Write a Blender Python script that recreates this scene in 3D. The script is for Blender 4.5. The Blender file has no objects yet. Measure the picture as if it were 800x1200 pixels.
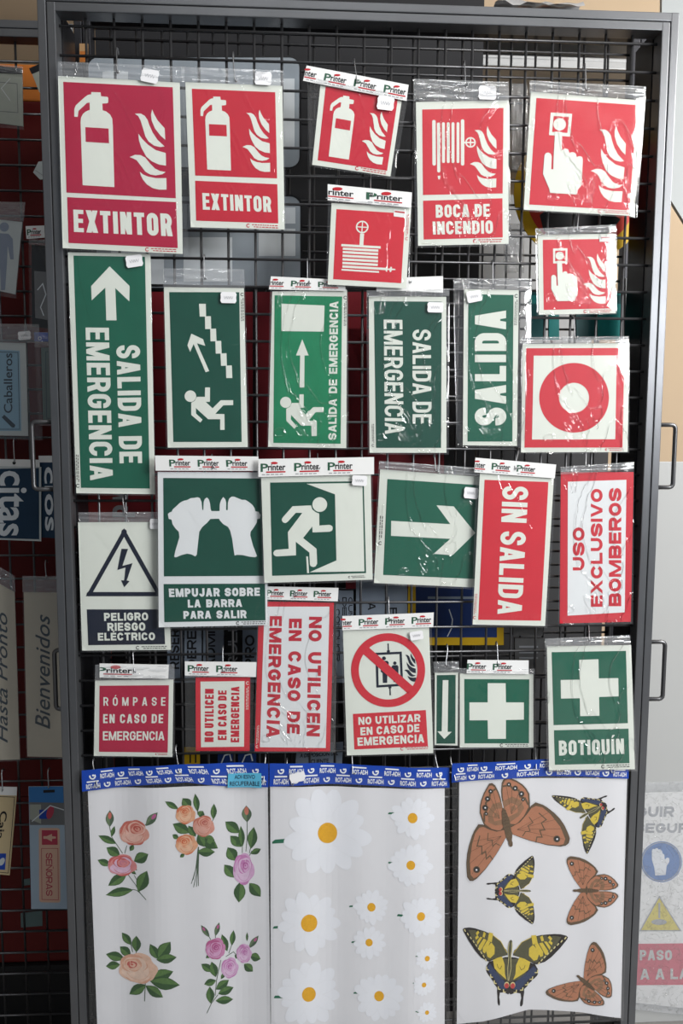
import bpy, bmesh, math, random
from mathutils import Vector, Matrix
random.seed(7)
SC = bpy.context.scene
COL = SC.collection

# ------------------------------------------------------------------ camera, world, lights, exposure
CAM = Vector((-0.08805, -1.39440, 1.25789))
YAW, PIT, ROL, FPX = 0.04992, 0.09292, 0.00338, 850.0
_fw = Vector((math.sin(YAW)*math.cos(PIT), math.cos(YAW)*math.cos(PIT), -math.sin(PIT)))
_rt = Vector((math.cos(YAW), -math.sin(YAW), 0.0))
_up = _rt.cross(_fw)
RT = _rt*math.cos(ROL) + _up*math.sin(ROL)
UP = -_rt*math.sin(ROL) + _up*math.cos(ROL)
cd = bpy.data.cameras.new('camera')
cd.sensor_fit = 'VERTICAL'; cd.sensor_height = 36.0; cd.sensor_width = 24.0
cd.lens = FPX/1200*36.0
cd.clip_start = 0.02
co = bpy.data.objects.new('camera', cd); COL.objects.link(co)
m = Matrix((RT, UP, -_fw)).transposed().to_4x4(); m.translation = CAM
co.matrix_world = m
SC.camera = co

SC.view_settings.view_transform = 'Standard'
SC.view_settings.look = 'None'
SC.view_settings.gamma = 1.0
SC.view_settings.use_curve_mapping = False
SC.view_settings.exposure = 0.0
SC.cycles.transparent_max_bounces = 24

W = bpy.data.worlds.new('shop_air'); SC.world = W; W.use_nodes = True
_nt = W.node_tree; _bg = _nt.nodes['Background']
_tc = _nt.nodes.new('ShaderNodeTexCoord'); _sx = _nt.nodes.new('ShaderNodeSeparateXYZ'); _rp = _nt.nodes.new('ShaderNodeValToRGB')
_nt.links.new(_tc.outputs['Generated'], _sx.inputs[0]); _nt.links.new(_sx.outputs['Z'], _rp.inputs[0]); _nt.links.new(_rp.outputs[0], _bg.inputs[0])
_e = _rp.color_ramp.elements                                        # dim shop at eye level, bright lamps and ceiling overhead
_e[0].position = 0.0; _e[0].color = (.13, .15, .17, 1); _e[1].position = 0.62; _e[1].color = (.86, .93, 1.0, 1)
_m = _e.new(.30); _m.color = (.15, .17, .20, 1)
_bg.inputs[1].default_value = 0.9

def area(name, loc, target, sx, sy, power, col):
    l = bpy.data.lights.new(name, 'AREA'); l.shape = 'RECTANGLE'; l.size = sx; l.size_y = sy
    l.energy = power; l.color = col
    o = bpy.data.objects.new(name, l); COL.objects.link(o); o.location = loc
    o.rotation_euler = (Vector(target)-Vector(loc)).to_track_quat('-Z', 'Y').to_euler()
    return o
# an added fill first, then the ceiling tube fixtures of the shop aisle
area('shop_window', (2.5, -2.4, 1.95), (0.1, 0.0, 0.8), 1.3, 0.9, 92, (0.98, 0.99, 1.0))  # fill light added at front right to brighten the lower signs
area('ceiling_tube_right', (2.15, -1.5, 2.65), (0.2, 0.0, 0.9), 1.3, 0.5, 58, (1.0, 0.98, 0.94))
area('ceiling_tube_aisle', (0.3, -0.95, 2.95), (0.2, 0.0, 0.9), 1.8, 0.3, 11, (0.97, 0.99, 1.0))
area('ceiling_tube_back', (1.9, 0.45, 2.8), (1.0, 0.7, 1.0), 0.9, 0.3, 14, (1.0, 0.97, 0.9))

# ------------------------------------------------------------------ helpers: measuring
CROPS = {'p': (0, 0, 1), 'A': (0, 0, 3.636), 'B': (200, 0, 3.636), 'C': (350, 50, 3.077), 'D': (580, 0, 3.636),
         'E': (60, 280, 3.333), 'F': (300, 310, 3.333), 'G': (530, 240, 2.963), 'H': (80, 520, 3.333),
         'I': (300, 520, 3.077), 'J': (540, 520, 3.077), 'K': (80, 740, 3.333), 'L': (290, 680, 3.333),
         'M': (500, 720, 2.667), 'N': (0, 640, 4.618), 'O': (0, 880, 3.745), 'P': (90, 880, 3.333),
         'Q': (300, 880, 3.333), 'R': (520, 880, 3.333), 'S': (720, 880, 3.75), 'T': (0, 280, 3.33),
         'U': (0, 120, 4.0), 'V': (0, 0, 7.273), 'Z1': (70, 85, 5.333), 'Z2': (485, 125, 6.667), 'Z3': (380, 240, 8.0),
         'Z4': (610, 105, 5.333), 'Z5': (190, 335, 8.0), 'Z6': (190, 430, 8.0), 'Z7': (310, 435, 8.0),
         'Z8': (305, 550, 6.154), 'Z9': (185, 550, 6.154), 'Y2': (405, 735, 8.0), 'Y3': (90, 610, 8.0),
         'Y4': (535, 900, 5.714), 'Y5': (535, 1080, 5.714), 'Y6': (640, 910, 6.32), 'Y7': (580, 250, 4.444),
         'X1': (110, 940, 8.0), 'X2': (190, 920, 6.667), 'X3': (110, 1080, 6.667), 'X4': (225, 1070, 8.889)}
def q(crop, *pts):
    ox, oy, s = CROPS[crop]
    return [(ox + x/s, oy + y/s) for x, y in pts]

class Plane:
    """a near-vertical plane facing the aisle: y = y0 + kx (x - xc) + kz (z - zc)"""
    def __init__(s, y0, xc=0, zc=0, kx=0, kz=0): s.y0, s.xc, s.zc, s.kx, s.kz = y0, xc, zc, kx, kz
    def at(s, p, off=0.0):
        d = _fw + RT*((p[0]-400)/FPX) - UP*((p[1]-600)/FPX)
        num = s.y0 + off + s.kx*(CAM.x-s.xc) + s.kz*(CAM.z-s.zc) - CAM.y
        t = num/(d.y - s.kx*d.x - s.kz*d.z)
        return CAM + d*t
def bil(Q, u, v):
    a, b, c, d = Q   # TL TR BR BL, v runs down
    return (a[0]*(1-u)*(1-v)+b[0]*u*(1-v)+c[0]*u*v+d[0]*(1-u)*v, a[1]*(1-u)*(1-v)+b[1]*u*(1-v)+c[1]*u*v+d[1]*(1-u)*v)
def inv_bil(Q, p):
    u = v = 0.5
    for _ in range(12):
        f = bil(Q, u, v); e = 1e-4
        fu = bil(Q, u+e, v); fv = bil(Q, u, v+e)
        a, c = (fu[0]-f[0])/e, (fu[1]-f[1])/e
        b, d = (fv[0]-f[0])/e, (fv[1]-f[1])/e
        rx, ry = p[0]-f[0], p[1]-f[1]; D = a*d-b*c
        u += (rx*d-b*ry)/D; v += (a*ry-c*rx)/D
    return (u, v)
def rect(x0, y0, x1, y1): return [(x0, y0), (x1, y0), (x1, y1), (x0, y1)]
def inset(Q, a, b=None):
    b = a if b is None else b
    return [bil(Q, a, b), bil(Q, 1-a, b), bil(Q, 1-a, 1-b), bil(Q, a, 1-b)]
def disc(c, rx, ry=None, n=36, rot=0.0):
    ry = rx if ry is None else ry
    out = []
    for i in range(n):
        t = 2*math.pi*i/n; x, y = rx*math.cos(t), ry*math.sin(t)
        out.append((c[0]+x*math.cos(rot)-y*math.sin(rot), c[1]+x*math.sin(rot)+y*math.cos(rot)))
    return out
def stroke(pts, t, closed=False):
    """band of width t along a polyline: list of quads with mitred joins"""
    n = len(pts); L = []; R = []
    for i in range(n):
        p = Vector(pts[i])
        a = Vector(pts[i-1]) if (i > 0 or closed) else None
        b = Vector(pts[(i+1) % n]) if (i < n-1 or closed) else None
        d1 = (p-a).normalized() if a is not None and (p-a).length > 1e-9 else None
        d2 = (b-p).normalized() if b is not None and (b-p).length > 1e-9 else None
        if d1 is None: d1 = d2
        if d2 is None: d2 = d1
        n1 = Vector((-d1.y, d1.x)); n2 = Vector((-d2.y, d2.x)); mm = n1+n2
        mm = n1 if mm.length < 1e-6 else mm.normalized()
        k = t/2/max(0.35, mm.dot(n1))
        L.append(p+mm*k); R.append(p-mm*k)
    out = []
    for i in range(n if closed else n-1):
        j = (i+1) % n
        out.append([tuple(L[i]), tuple(L[j]), tuple(R[j]), tuple(R[i])])
    return out
def ring(c, ro, ri, n=48):
    return stroke(disc(c, (ro+ri)/2, n=n), ro-ri, True)

# ------------------------------------------------------------------ helpers: sign-painter's capitals
def arc(cx, cy, rx, ry, a0, a1, n=9):
    return [(cx+rx*math.cos(math.radians(a0+(a1-a0)*i/n)), cy+ry*math.sin(math.radians(a0+(a1-a0)*i/n))) for i in range(n+1)]
REL = {'M': 1.28, 'L': .86, 'E': .88, 'T': .92, 'J': .85, 'A': 1.06, 'V': 1.04, 'X': 1.05, 'P': .94, 'F': .86, 'Z': .92, '-': .6}
ACC = {'É': 'E', 'Ó': 'O', 'Í': 'I', 'Ñ': 'N'}
def glyph(ch, w, h, t):
    a = t/2; x0, x1, y0, y1 = a, w-a, a*.92, h-a*.92; xc = w/2
    rx = (x1-x0)/2; ry = min(rx*1.15, (y1-y0)/2*.92); P = []
    th = t*.9
    A0 = math.degrees(math.asin((h*.665-(y1-ry))/ry)) if y1-ry < h*.665 else 0
    topend = ([] if A0 else [(x1, h*.665)])+arc(xc, y1-ry, rx, ry, A0, 180)
    def S(p, c=False): P.extend(stroke(p, t, c))
    def bar(xa, xb, y): P.append(rect(xa, y-th/2, xb, y+th/2))
    b = ACC.get(ch, ch)
    if b in 'OQ':
        S(arc(xc, y1-ry, rx, ry, 0, 180)[:-1]+[(x0, y1-ry)]+arc(xc, y0+ry, rx, ry, 180, 360), True)
        if b == 'Q': P.append([(w*.48, h*.24), (w*.62, h*.34), (w*1.06, h*.02), (w*.92, -h*.07)])
    elif b == 'C': S(topend+arc(xc, y0+ry, rx, ry, 180, 360-A0)+([] if A0 else [(x1, h*.335)]))
    elif b == 'G':
        S(topend+arc(xc, y0+ry, rx, ry, 180, 360)+([(x1, h*.5)] if y0+ry < h*.49 else []))
        bar(w*.5, w, h*.49)
    elif b == 'S':
        bz = []
        p0, p1, p2, p3 = (x0, y1-ry), (x0, h*.47), (x1, h*.53), (x1, y0+ry)
        for i in range(1, 12):
            s = i/12; k = ((1-s)**3, 3*s*(1-s)**2, 3*s*s*(1-s), s**3)
            bz.append((k[0]*p0[0]+k[1]*p1[0]+k[2]*p2[0]+k[3]*p3[0], k[0]*p0[1]+k[1]*p1[1]+k[2]*p2[1]+k[3]*p3[1]))
        ry2 = min(ry, (y1-y0)*.27)
        p = [(x1, y1-ry2-h*.04)]+arc(xc, y1-ry2, rx, ry2, 0, 180)
        p0, p3 = (x0, y1-ry2), (x1, y0+ry2); bz = []
        p1, p2 = (x0, h*.46), (x1, h*.54)
        for i in range(1, 12):
            s = i/12; k = ((1-s)**3, 3*s*(1-s)**2, 3*s*s*(1-s), s**3)
            bz.append((k[0]*p0[0]+k[1]*p1[0]+k[2]*p2[0]+k[3]*p3[0], k[0]*p0[1]+k[1]*p1[1]+k[2]*p2[1]+k[3]*p3[1]))
        p += bz + arc(xc, y0+ry2, rx, ry2, 0, -180) + [(x0, y0+ry2+h*.04)]
        S(p)
    elif b == 'D':
        xm = max(x0+t*.4, x1-rx*1.1); r = x1-xm
        S([(x0, y0), (x0, y1)]+arc(xm, y1-ry, r, ry, 90, 0)+arc(xm, y0+ry, r, ry, 0, -90), True)
    elif b in 'BPR':
        hm = h*.5 if b == 'B' else h*.45
        xb = x1-t*.08 if b == 'B' else x1
        r1 = min(rx, (y1-hm)/2); xm = xb-r1
        S([(x0, hm), (x0, y1)]+arc(xm, (y1+hm)/2, r1, (y1-hm)/2, 90, -90), True)
        P.append(rect(0, 0, t, h))
        if b == 'B':
            r2 = min(rx, (hm-y0)/2); xm = x1-r2
            S([(x0, y0), (x0, hm)]+arc(xm, (y0+hm)/2, r2, (hm-y0)/2, 90, -90), True)
        if b == 'R': P.append([(w*.42, hm), (w*.42+t*1.1, hm), (w*1.02, 0), (w*1.02-t*1.12, 0)])
    elif b in 'EFL':
        P.append(rect(0, 0, t, h))
        if b != 'F': bar(0, w, th/2)
        if b != 'L': bar(0, w, h-th/2); bar(0, w*.94, h*.51)
    elif b == 'T': P.append(rect(xc-a, 0, xc+a, h)); bar(0, w, h-th/2)
    elif b == 'I': P.append(rect(xc-a, 0, xc+a, h))
    elif b == '-': bar(0, w, h*.42)
    elif b == 'J': S([(x1, h), (x1, y0+ry)]+arc(xc, y0+ry, rx, ry, 0, -180)+[(x0, h*.36)])
    elif b == 'U': S([(x0, h), (x0, y0+ry)]+arc(xc, y0+ry, rx, ry, 180, 360)+[(x1, h)])
    elif b == 'N': P += [rect(0, 0, t*.95, h), rect(w-t*.95, 0, w, h), [(0, h), (t*1.05, h), (w, 0), (w-t*1.05, 0)]]
    elif b == 'M':
        P += [rect(0, 0, t*.9, h), rect(w-t*.9, 0, w, h), [(0, h), (t*1.1, h), (xc+t*.45, 0), (xc-t*.45, 0)],
              [(w, h), (w-t*1.1, h), (xc-t*.45, 0), (xc+t*.45, 0)]]
    elif b == 'A':
        P += [[(0, 0), (t*1.02, 0), (xc+t*.42, h), (xc-t*.58, h)], [(w, 0), (w-t*1.02, 0), (xc-t*.42, h), (xc+t*.58, h)], rect(w*.24, h*.19, w*.76, h*.19+t*.8)]
    elif b == 'V': P += [[(0, h), (t*1.02, h), (xc+t*.42, 0), (xc-t*.58, 0)], [(w, h), (w-t*1.02, h), (xc-t*.42, 0), (xc+t*.58, 0)]]
    elif b == 'X': P += [[(0, 0), (t*1.12, 0), (w, h), (w-t*1.12, h)], [(w, 0), (w-t*1.12, 0), (0, h), (t*1.12, h)]]
    elif b == 'Z': bar(0, w, th/2); bar(0, w, h-th/2); P.append([(0, th*.9), (t*1.2, th*.9), (w, h-th*.9), (w-t*1.2, h-th*.9)])
    if ch in 'ÉÓÍ': P.append([(xc-t*.35, h*1.07), (xc+t*.1, h*1.07), (xc+t*.85, h*1.26), (xc, h*1.26)])
    if ch == 'Ñ': P.extend(stroke([(xc-t, h*1.1), (xc-t*.4, h*1.17), (xc+t*.4, h*1.11), (xc+t, h*1.18)], t*.5))
    return P
def caps(text, Q, t=0.2, gap=None, space=None):
    """capitals of stroke weight t (share of cap height) fitted into the pixel quad Q (TL TR BR BL in reading direction)"""
    wq = (math.dist(Q[0], Q[1])+math.dist(Q[3], Q[2]))/2; hq = (math.dist(Q[0], Q[3])+math.dist(Q[1], Q[2]))/2
    Wd = wq/hq; gap = t*.5 if gap is None else gap
    n = len(text); nI = sum(1 for c in text if ACC.get(c, c) == 'I'); nS = text.count(' ')
    rel = sum(REL.get(ACC.get(c, c), 1.0) for c in text if ACC.get(c, c) != 'I' and c != ' ')
    gp = gap*(n-1-nS)
    spr = 0.6 if space is None else space
    lw = (Wd - gp - nI*t)/(rel+nS*spr)
    out = []; x = 0
    for i, c in enumerate(text):
        b = ACC.get(c, c)
        if c == ' ': x += lw*spr; continue
        w = t if b == 'I' else lw*REL.get(b, 1.0)
        for pl in glyph(c, w, 1.0, min(t, w*.46) if b != 'I' else t):
            out.append([bil(Q, (x+px)/Wd, 1-py) for px, py in pl])
        x += w + (gap if i+1 < n and text[i+1] != ' ' else (gap*.5))
    return out
_tcache = {}
def typed(text, Q, bold=0.0, shear=0.0):
    """small print in the built-in face, fitted into the pixel quad Q"""
    key = (text, bold, shear)
    if key not in _tcache:
        c = bpy.data.curves.new('t', 'FONT'); c.body = text; c.offset = bold; c.shear = shear; c.fill_mode = 'FRONT'; c.resolution_u = 3
        o = bpy.data.objects.new('t', c); COL.objects.link(o)
        bpy.context.view_layer.update()
        me = o.evaluated_get(bpy.context.evaluated_depsgraph_get()).to_mesh()
        V = [v.co.copy() for v in me.vertices]
        F = [[(V[i].x, V[i].y) for i in p.vertices] for p in me.polygons]
        bpy.data.objects.remove(o); bpy.data.curves.remove(c)
        xs = [p[0] for f in F for p in f]; ys = [p[1] for f in F for p in f]
        x0, x1, y0, y1 = min(xs), max(xs), min(ys), max(ys)
        _tcache[key] = [[((x-x0)/(x1-x0), 1-(y-y0)/(y1-y0)) for x, y in f] for f in F]
    return [[bil(Q, u, v) for u, v in f] for f in _tcache[key]]

# ------------------------------------------------------------------ materials
MATS = {}
def mat(name, rgb, rough=0.45, metal=0.0, var=0.06, scale=30.0, bump=0.0, coat=0.0, spec=0.25):
    if name in MATS: return MATS[name]
    M = bpy.data.materials.new(name); M.use_nodes = True; nt = M.node_tree; b = nt.nodes['Principled BSDF']
    b.inputs['Roughness'].default_value = rough; b.inputs['Metallic'].default_value = metal
    b.inputs['Coat Weight'].default_value = coat; b.inputs['Coat Roughness'].default_value = 0.12
    b.inputs['Specular IOR Level'].default_value = spec
    tc = nt.nodes.new('ShaderNodeTexCoord'); no = nt.nodes.new('ShaderNodeTexNoise'); no.inputs['Scale'].default_value = scale
    no.inputs['Detail'].default_value = 4
    nt.links.new(tc.outputs['Object'], no.inputs['Vector'])
    mx = nt.nodes.new('ShaderNodeMix'); mx.data_type = 'RGBA'
    mx.inputs[6].default_value = tuple(max(0, c*(1-var)) for c in rgb)+(1,)
    mx.inputs[7].default_value = tuple(min(1, c*(1+var)) for c in rgb)+(1,)
    nt.links.new(no.outputs['Fac'], mx.inputs[0]); nt.links.new(mx.outputs[2], b.inputs['Base Color'])
    if bump:
        bp = nt.nodes.new('ShaderNodeBump'); bp.inputs['Strength'].default_value = bump; bp.inputs['Distance'].default_value = 0.002
        nt.links.new(no.outputs['Fac'], bp.inputs['Height']); nt.links.new(bp.outputs[0], b.inputs['Normal'])
    MATS[name] = M
    return M
def plastic(name, haze, gloss, scale, strength, stretch=(1, 1, 1), tint=(1, 1, 1), rough=0.09):
    M = bpy.data.materials.new(name); M.use_nodes = True; nt = M.node_tree; nt.nodes.clear()
    N = nt.nodes.new; L = nt.links.new
    out = N('ShaderNodeOutputMaterial'); tr = N('ShaderNodeBsdfTransparent'); tr.inputs[0].default_value = tuple(tint)+(1,)
    df = N('ShaderNodeBsdfDiffuse'); df.inputs[0].default_value = (.85, .88, .92, 1)
    gl = N('ShaderNodeBsdfGlossy'); gl.inputs['Roughness'].default_value = rough
    m1 = N('ShaderNodeMixShader'); m2 = N('ShaderNodeMixShader')
    m1.inputs[0].default_value = haze
    L(tr.outputs[0], m1.inputs[1]); L(df.outputs[0], m1.inputs[2])
    fr = N('ShaderNodeLayerWeight'); pw = N('ShaderNodeMath'); pw.operation = 'POWER'; pw.inputs[1].default_value = 4.0
    mu = N('ShaderNodeMath'); mu.operation = 'MULTIPLY_ADD'; mu.inputs[1].default_value = .9; mu.inputs[2].default_value = .042*gloss; mu.use_clamp = True
    L(fr.outputs['Facing'], pw.inputs[0]); L(pw.outputs[0], mu.inputs[0]); L(mu.outputs[0], m2.inputs[0]); L(m1.outputs[0], m2.inputs[1]); L(gl.outputs[0], m2.inputs[2])
    tc = N('ShaderNodeTexCoord'); mp = N('ShaderNodeMapping'); mp.inputs['Scale'].default_value = stretch
    mp.inputs['Rotation'].default_value = (0, .5, 0)
    no = N('ShaderNodeTexNoise'); no.inputs['Scale'].default_value = scale; no.inputs['Detail'].default_value = 3.0; no.inputs['Distortion'].default_value = 1.2
    bp = N('ShaderNodeBump'); bp.inputs['Strength'].default_value = strength; bp.inputs['Distance'].default_value = 0.002
    sb = N('ShaderNodeMath'); sb.operation = 'SUBTRACT'; sb.inputs[1].default_value = .5
    ab = N('ShaderNodeMath'); ab.operation = 'ABSOLUTE'
    mr = N('ShaderNodeMapRange'); mr.interpolation_type = 'SMOOTHSTEP'; mr.inputs[1].default_value = 0; mr.inputs[2].default_value = .022
    mr.inputs[3].default_value = 1; mr.inputs[4].default_value = 0
    L(tc.outputs['Object'], mp.inputs[0]); L(mp.outputs[0], no.inputs['Vector']); L(no.outputs['Fac'], sb.inputs[0]); L(sb.outputs[0], ab.inputs[0])
    L(ab.outputs[0], mr.inputs[0]); L(mr.outputs[0], bp.inputs['Height'])
    L(bp.outputs[0], gl.inputs['Normal']); L(bp.outputs[0], fr.inputs['Normal'])
    L(m2.outputs[0], out.inputs[0])
    MATS[name] = M
    return M
WHITE = mat('luminous_white_board', (.68, .715, .655), .5, var=.03)
WHITEP = mat('luminous_white_ink', (.695, .73, .67), .5, var=.03)
PLAIN = mat('plain_white_board', (.72, .745, .76), .5, var=.03)
RED = mat('signal_red_ink', (.50, .018, .038), .4, var=.08)
REDB = mat('signal_red_bright_ink', (.56, .026, .042), .4, var=.08)
CRIM = mat('crimson_ink', (.40, .012, .05), .4, var=.08)
GREEN = mat('signal_green_ink', (.006, .105, .062), .38, var=.12)
GREEND = mat('dark_green_ink', (.006, .068, .045), .36, var=.14)
GREENB = mat('bright_green_ink', (.004, .20, .085), .36, var=.3, scale=18)
NAVY = mat('navy_ink', (.006, .010, .026), .4, var=.1)
BLACK = mat('black_ink', (.015, .015, .018), .5)
GREYI = mat('grey_ink', (.28, .29, .31), .6)
CARD = mat('white_card', (.76, .765, .76), .6, var=.03)
TAGM = mat('price_tag_paper', (.80, .80, .82), .65, var=.03)
LOGOG = mat('logo_green', (.03, .10, .06), .5)
LOGOR = mat('logo_red', (.45, .02, .03), .5)
BAG = plastic('clear_bag', .016, 1.1, 7, .35, (1, 1, .35))
BAGC = plastic('crinkled_clear_bag', .022, 1.9, 11, 1.0, (1, 1, .5))
BAGS = plastic('smooth_clear_bag', .012, .9, 4, .25, (1, 1, .4))
BAGF = plastic('frosted_bag', .16, 1.5, 40, 1.0)
FLAP = plastic('sealed_strip', .13, 1.8, 14, .8, (.6, 1, 1))
FLAPC = plastic('crinkled_strip', .16, 4.5, 22, 1.0, (.5, 1, 1.2))
STEEL = mat('dark_steel', (.15, .155, .165), .32, .7, var=.15, scale=12)
RIM = mat('black_rim', (.012, .012, .014), .35); DSTEEL = mat('blackened_steel', (.035, .035, .04), .35, .5)
WIRE = mat('dark_wire', (.10, .10, .105), .36, .8, var=.2)
HOOKM = mat('zinc_hook', (.42, .43, .45), .3, .9)
HANDLE = mat('gunmetal_handle', (.13, .13, .135), .34, .8)

# ------------------------------------------------------------------ object helpers
def newobj(name, me, parent=None, loc=None):
    o = bpy.data.objects.new(name, me); COL.objects.link(o)
    if parent is not None: o.parent = parent
    if loc is not None: o.location = loc
    return o
def tag(o, label=None, cat=None, group=None, kind=None):
    if label: o['label'] = label
    if cat: o['category'] = cat
    if group: o['group'] = group
    if kind: o['kind'] = kind
    return o
def thing(name, label, cat, loc, group=None):
    return tag(newobj(name, None, loc=loc), label, cat, group)
def bm_obj(name, bm, mats, parent=None, org=(0, 0, 0), smooth=False):
    org = Vector(org)
    for v in bm.verts: v.co -= org
    me = bpy.data.meshes.new(name)
    bm.normal_update(); bm.to_mesh(me); bm.free()
    for mm in (mats if isinstance(mats, (list, tuple)) else [mats]): me.materials.append(mm)
    if smooth:
        for p in me.polygons: p.use_smooth = True
    return newobj(name, me, parent, None if parent is not None else org)
def add_box(bm, x0, x1, y0, y1, z0, z1, bevel=0.0, mi=0):
    vs = [bm.verts.new((x, y, z)) for x in (x0, x1) for y in (y0, y1) for z in (z0, z1)]
    fs = [bm.faces.new([vs[i] for i in f]) for f in ((0, 1, 3, 2), (4, 6, 7, 5), (0, 4, 5, 1), (2, 3, 7, 6), (0, 2, 6, 4), (1, 5, 7, 3))]
    for f in fs: f.material_index = mi
    if bevel:
        es = list({e for f in fs for e in f.edges})
        bmesh.ops.bevel(bm, geom=es, offset=bevel, segments=2, affect='EDGES', profile=.6)
def add_tube(bm, pts, r, n=8, cap=True):
    pts = [Vector(p) for p in pts]; rings = []; ref = None
    for i, p in enumerate(pts):
        d = (pts[min(i+1, len(pts)-1)]-pts[max(i-1, 0)]).normalized()
        if ref is None:
            ref = d.orthogonal().normalized()
        ref = (ref-d*ref.dot(d)).normalized(); b = d.cross(ref)
        rings.append([bm.verts.new(p+(ref*math.cos(2*math.pi*k/n)+b*math.sin(2*math.pi*k/n))*r) for k in range(n)])
    for a, c in zip(rings, rings[1:]):
        for k in range(n): bm.faces.new((a[k], a[(k+1) % n], c[(k+1) % n], c[k]))
    if cap: bm.faces.new(rings[0][::-1]); bm.faces.new(rings[-1])
def add_plate(bm, pts, back, mi=0):
    """front outline (list of Vectors, clockwise seen from the aisle or not) extruded by the vector back"""
    f = [bm.verts.new(p) for p in pts]; g = [bm.verts.new(p+back) for p in pts]
    fs = [bm.faces.new(f), bm.faces.new(g[::-1])]
    n = len(pts)
    for i in range(n): fs.append(bm.faces.new((f[i], g[i], g[(i+1) % n], f[(i+1) % n])))
    for x in fs: x.material_index = mi
    bmesh.ops.recalc_face_normals(bm, faces=fs)

class Art:
    """flat print: coloured pixel-measured outlines laid on a plane, as one mesh"""
    def __init__(s): s.items = []; s.mats = []
    def add(s, polys, m, layer=1):
        if polys and not isinstance(polys[0], list): polys = [polys]
        if m not in s.mats: s.mats.append(m)
        for p in polys: s.items.append((p, s.mats.index(m), layer))
        return s
    def build(s, name, plane, parent, org, base=0.0, step=0.00018, wave=None):
        bm = bmesh.new()
        for n, (p, mi, layer) in enumerate(s.items):
            vs = [plane.at(pt, -(base+step*layer+step*.1*(n % 7))) for pt in p]
            try: f = bm.faces.new([bm.verts.new(v) for v in vs])
            except ValueError: continue
            f.material_index = mi
            f.normal_update()
            if f.normal.y > 0: f.normal_flip()
        if wave: warp(bm, wave)
        return bm_obj(name, bm, s.mats, parent, org)
def warp(bm, wave, step=0.012):
    xs = [v.co.x for v in bm.verts]
    x = math.floor(min(xs)/step)*step+step
    while x < max(xs):
        bmesh.ops.bisect_plane(bm, geom=bm.verts[:]+bm.edges[:]+bm.faces[:], plane_co=(x, 0, 0), plane_no=(1, 0, 0))
        x += step
    for v in bm.verts: v.co.y += wave(v.co.x, v.co.z)

def film(name, plane, Q, parent, org, offs, m, amp=.0012, seed=0, wave=None):
    """clear bag: front and back film joined round the rim"""
    nx, ny = 14, 18; bm = bmesh.new(); r = random.Random(seed)
    ph = [r.uniform(0, 6.28) for _ in range(6)]; sheets = []
    for k, off in enumerate(offs):
        g = []
        for j in range(ny+1):
            row = []
            for i in range(nx+1):
                u, v = i/nx, j/ny; e = min(u, 1-u, v, 1-v)*8; e = min(1, e)
                w = amp*e*(math.sin(7*u+9*v+ph[0])+.7*math.sin(15*u-6*v+ph[1])+.5*math.sin(21*v+ph[2]+4*u))
                mid = (offs[0]+offs[-1])/2 if e < .01 else off
                P = plane.at(bil(Q, u, v), mid-abs(w) if k == 0 else mid)
                if wave: P.y += wave(P.x, P.z)
                row.append(bm.verts.new(P))
            g.append(row)
        sheets.append(g)
        for j in range(ny):
            for i in range(nx): bm.faces.new((g[j][i], g[j][i+1], g[j+1][i+1], g[j+1][i]))
    return bm_obj(name, bm, m, parent, org, smooth=True)

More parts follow.
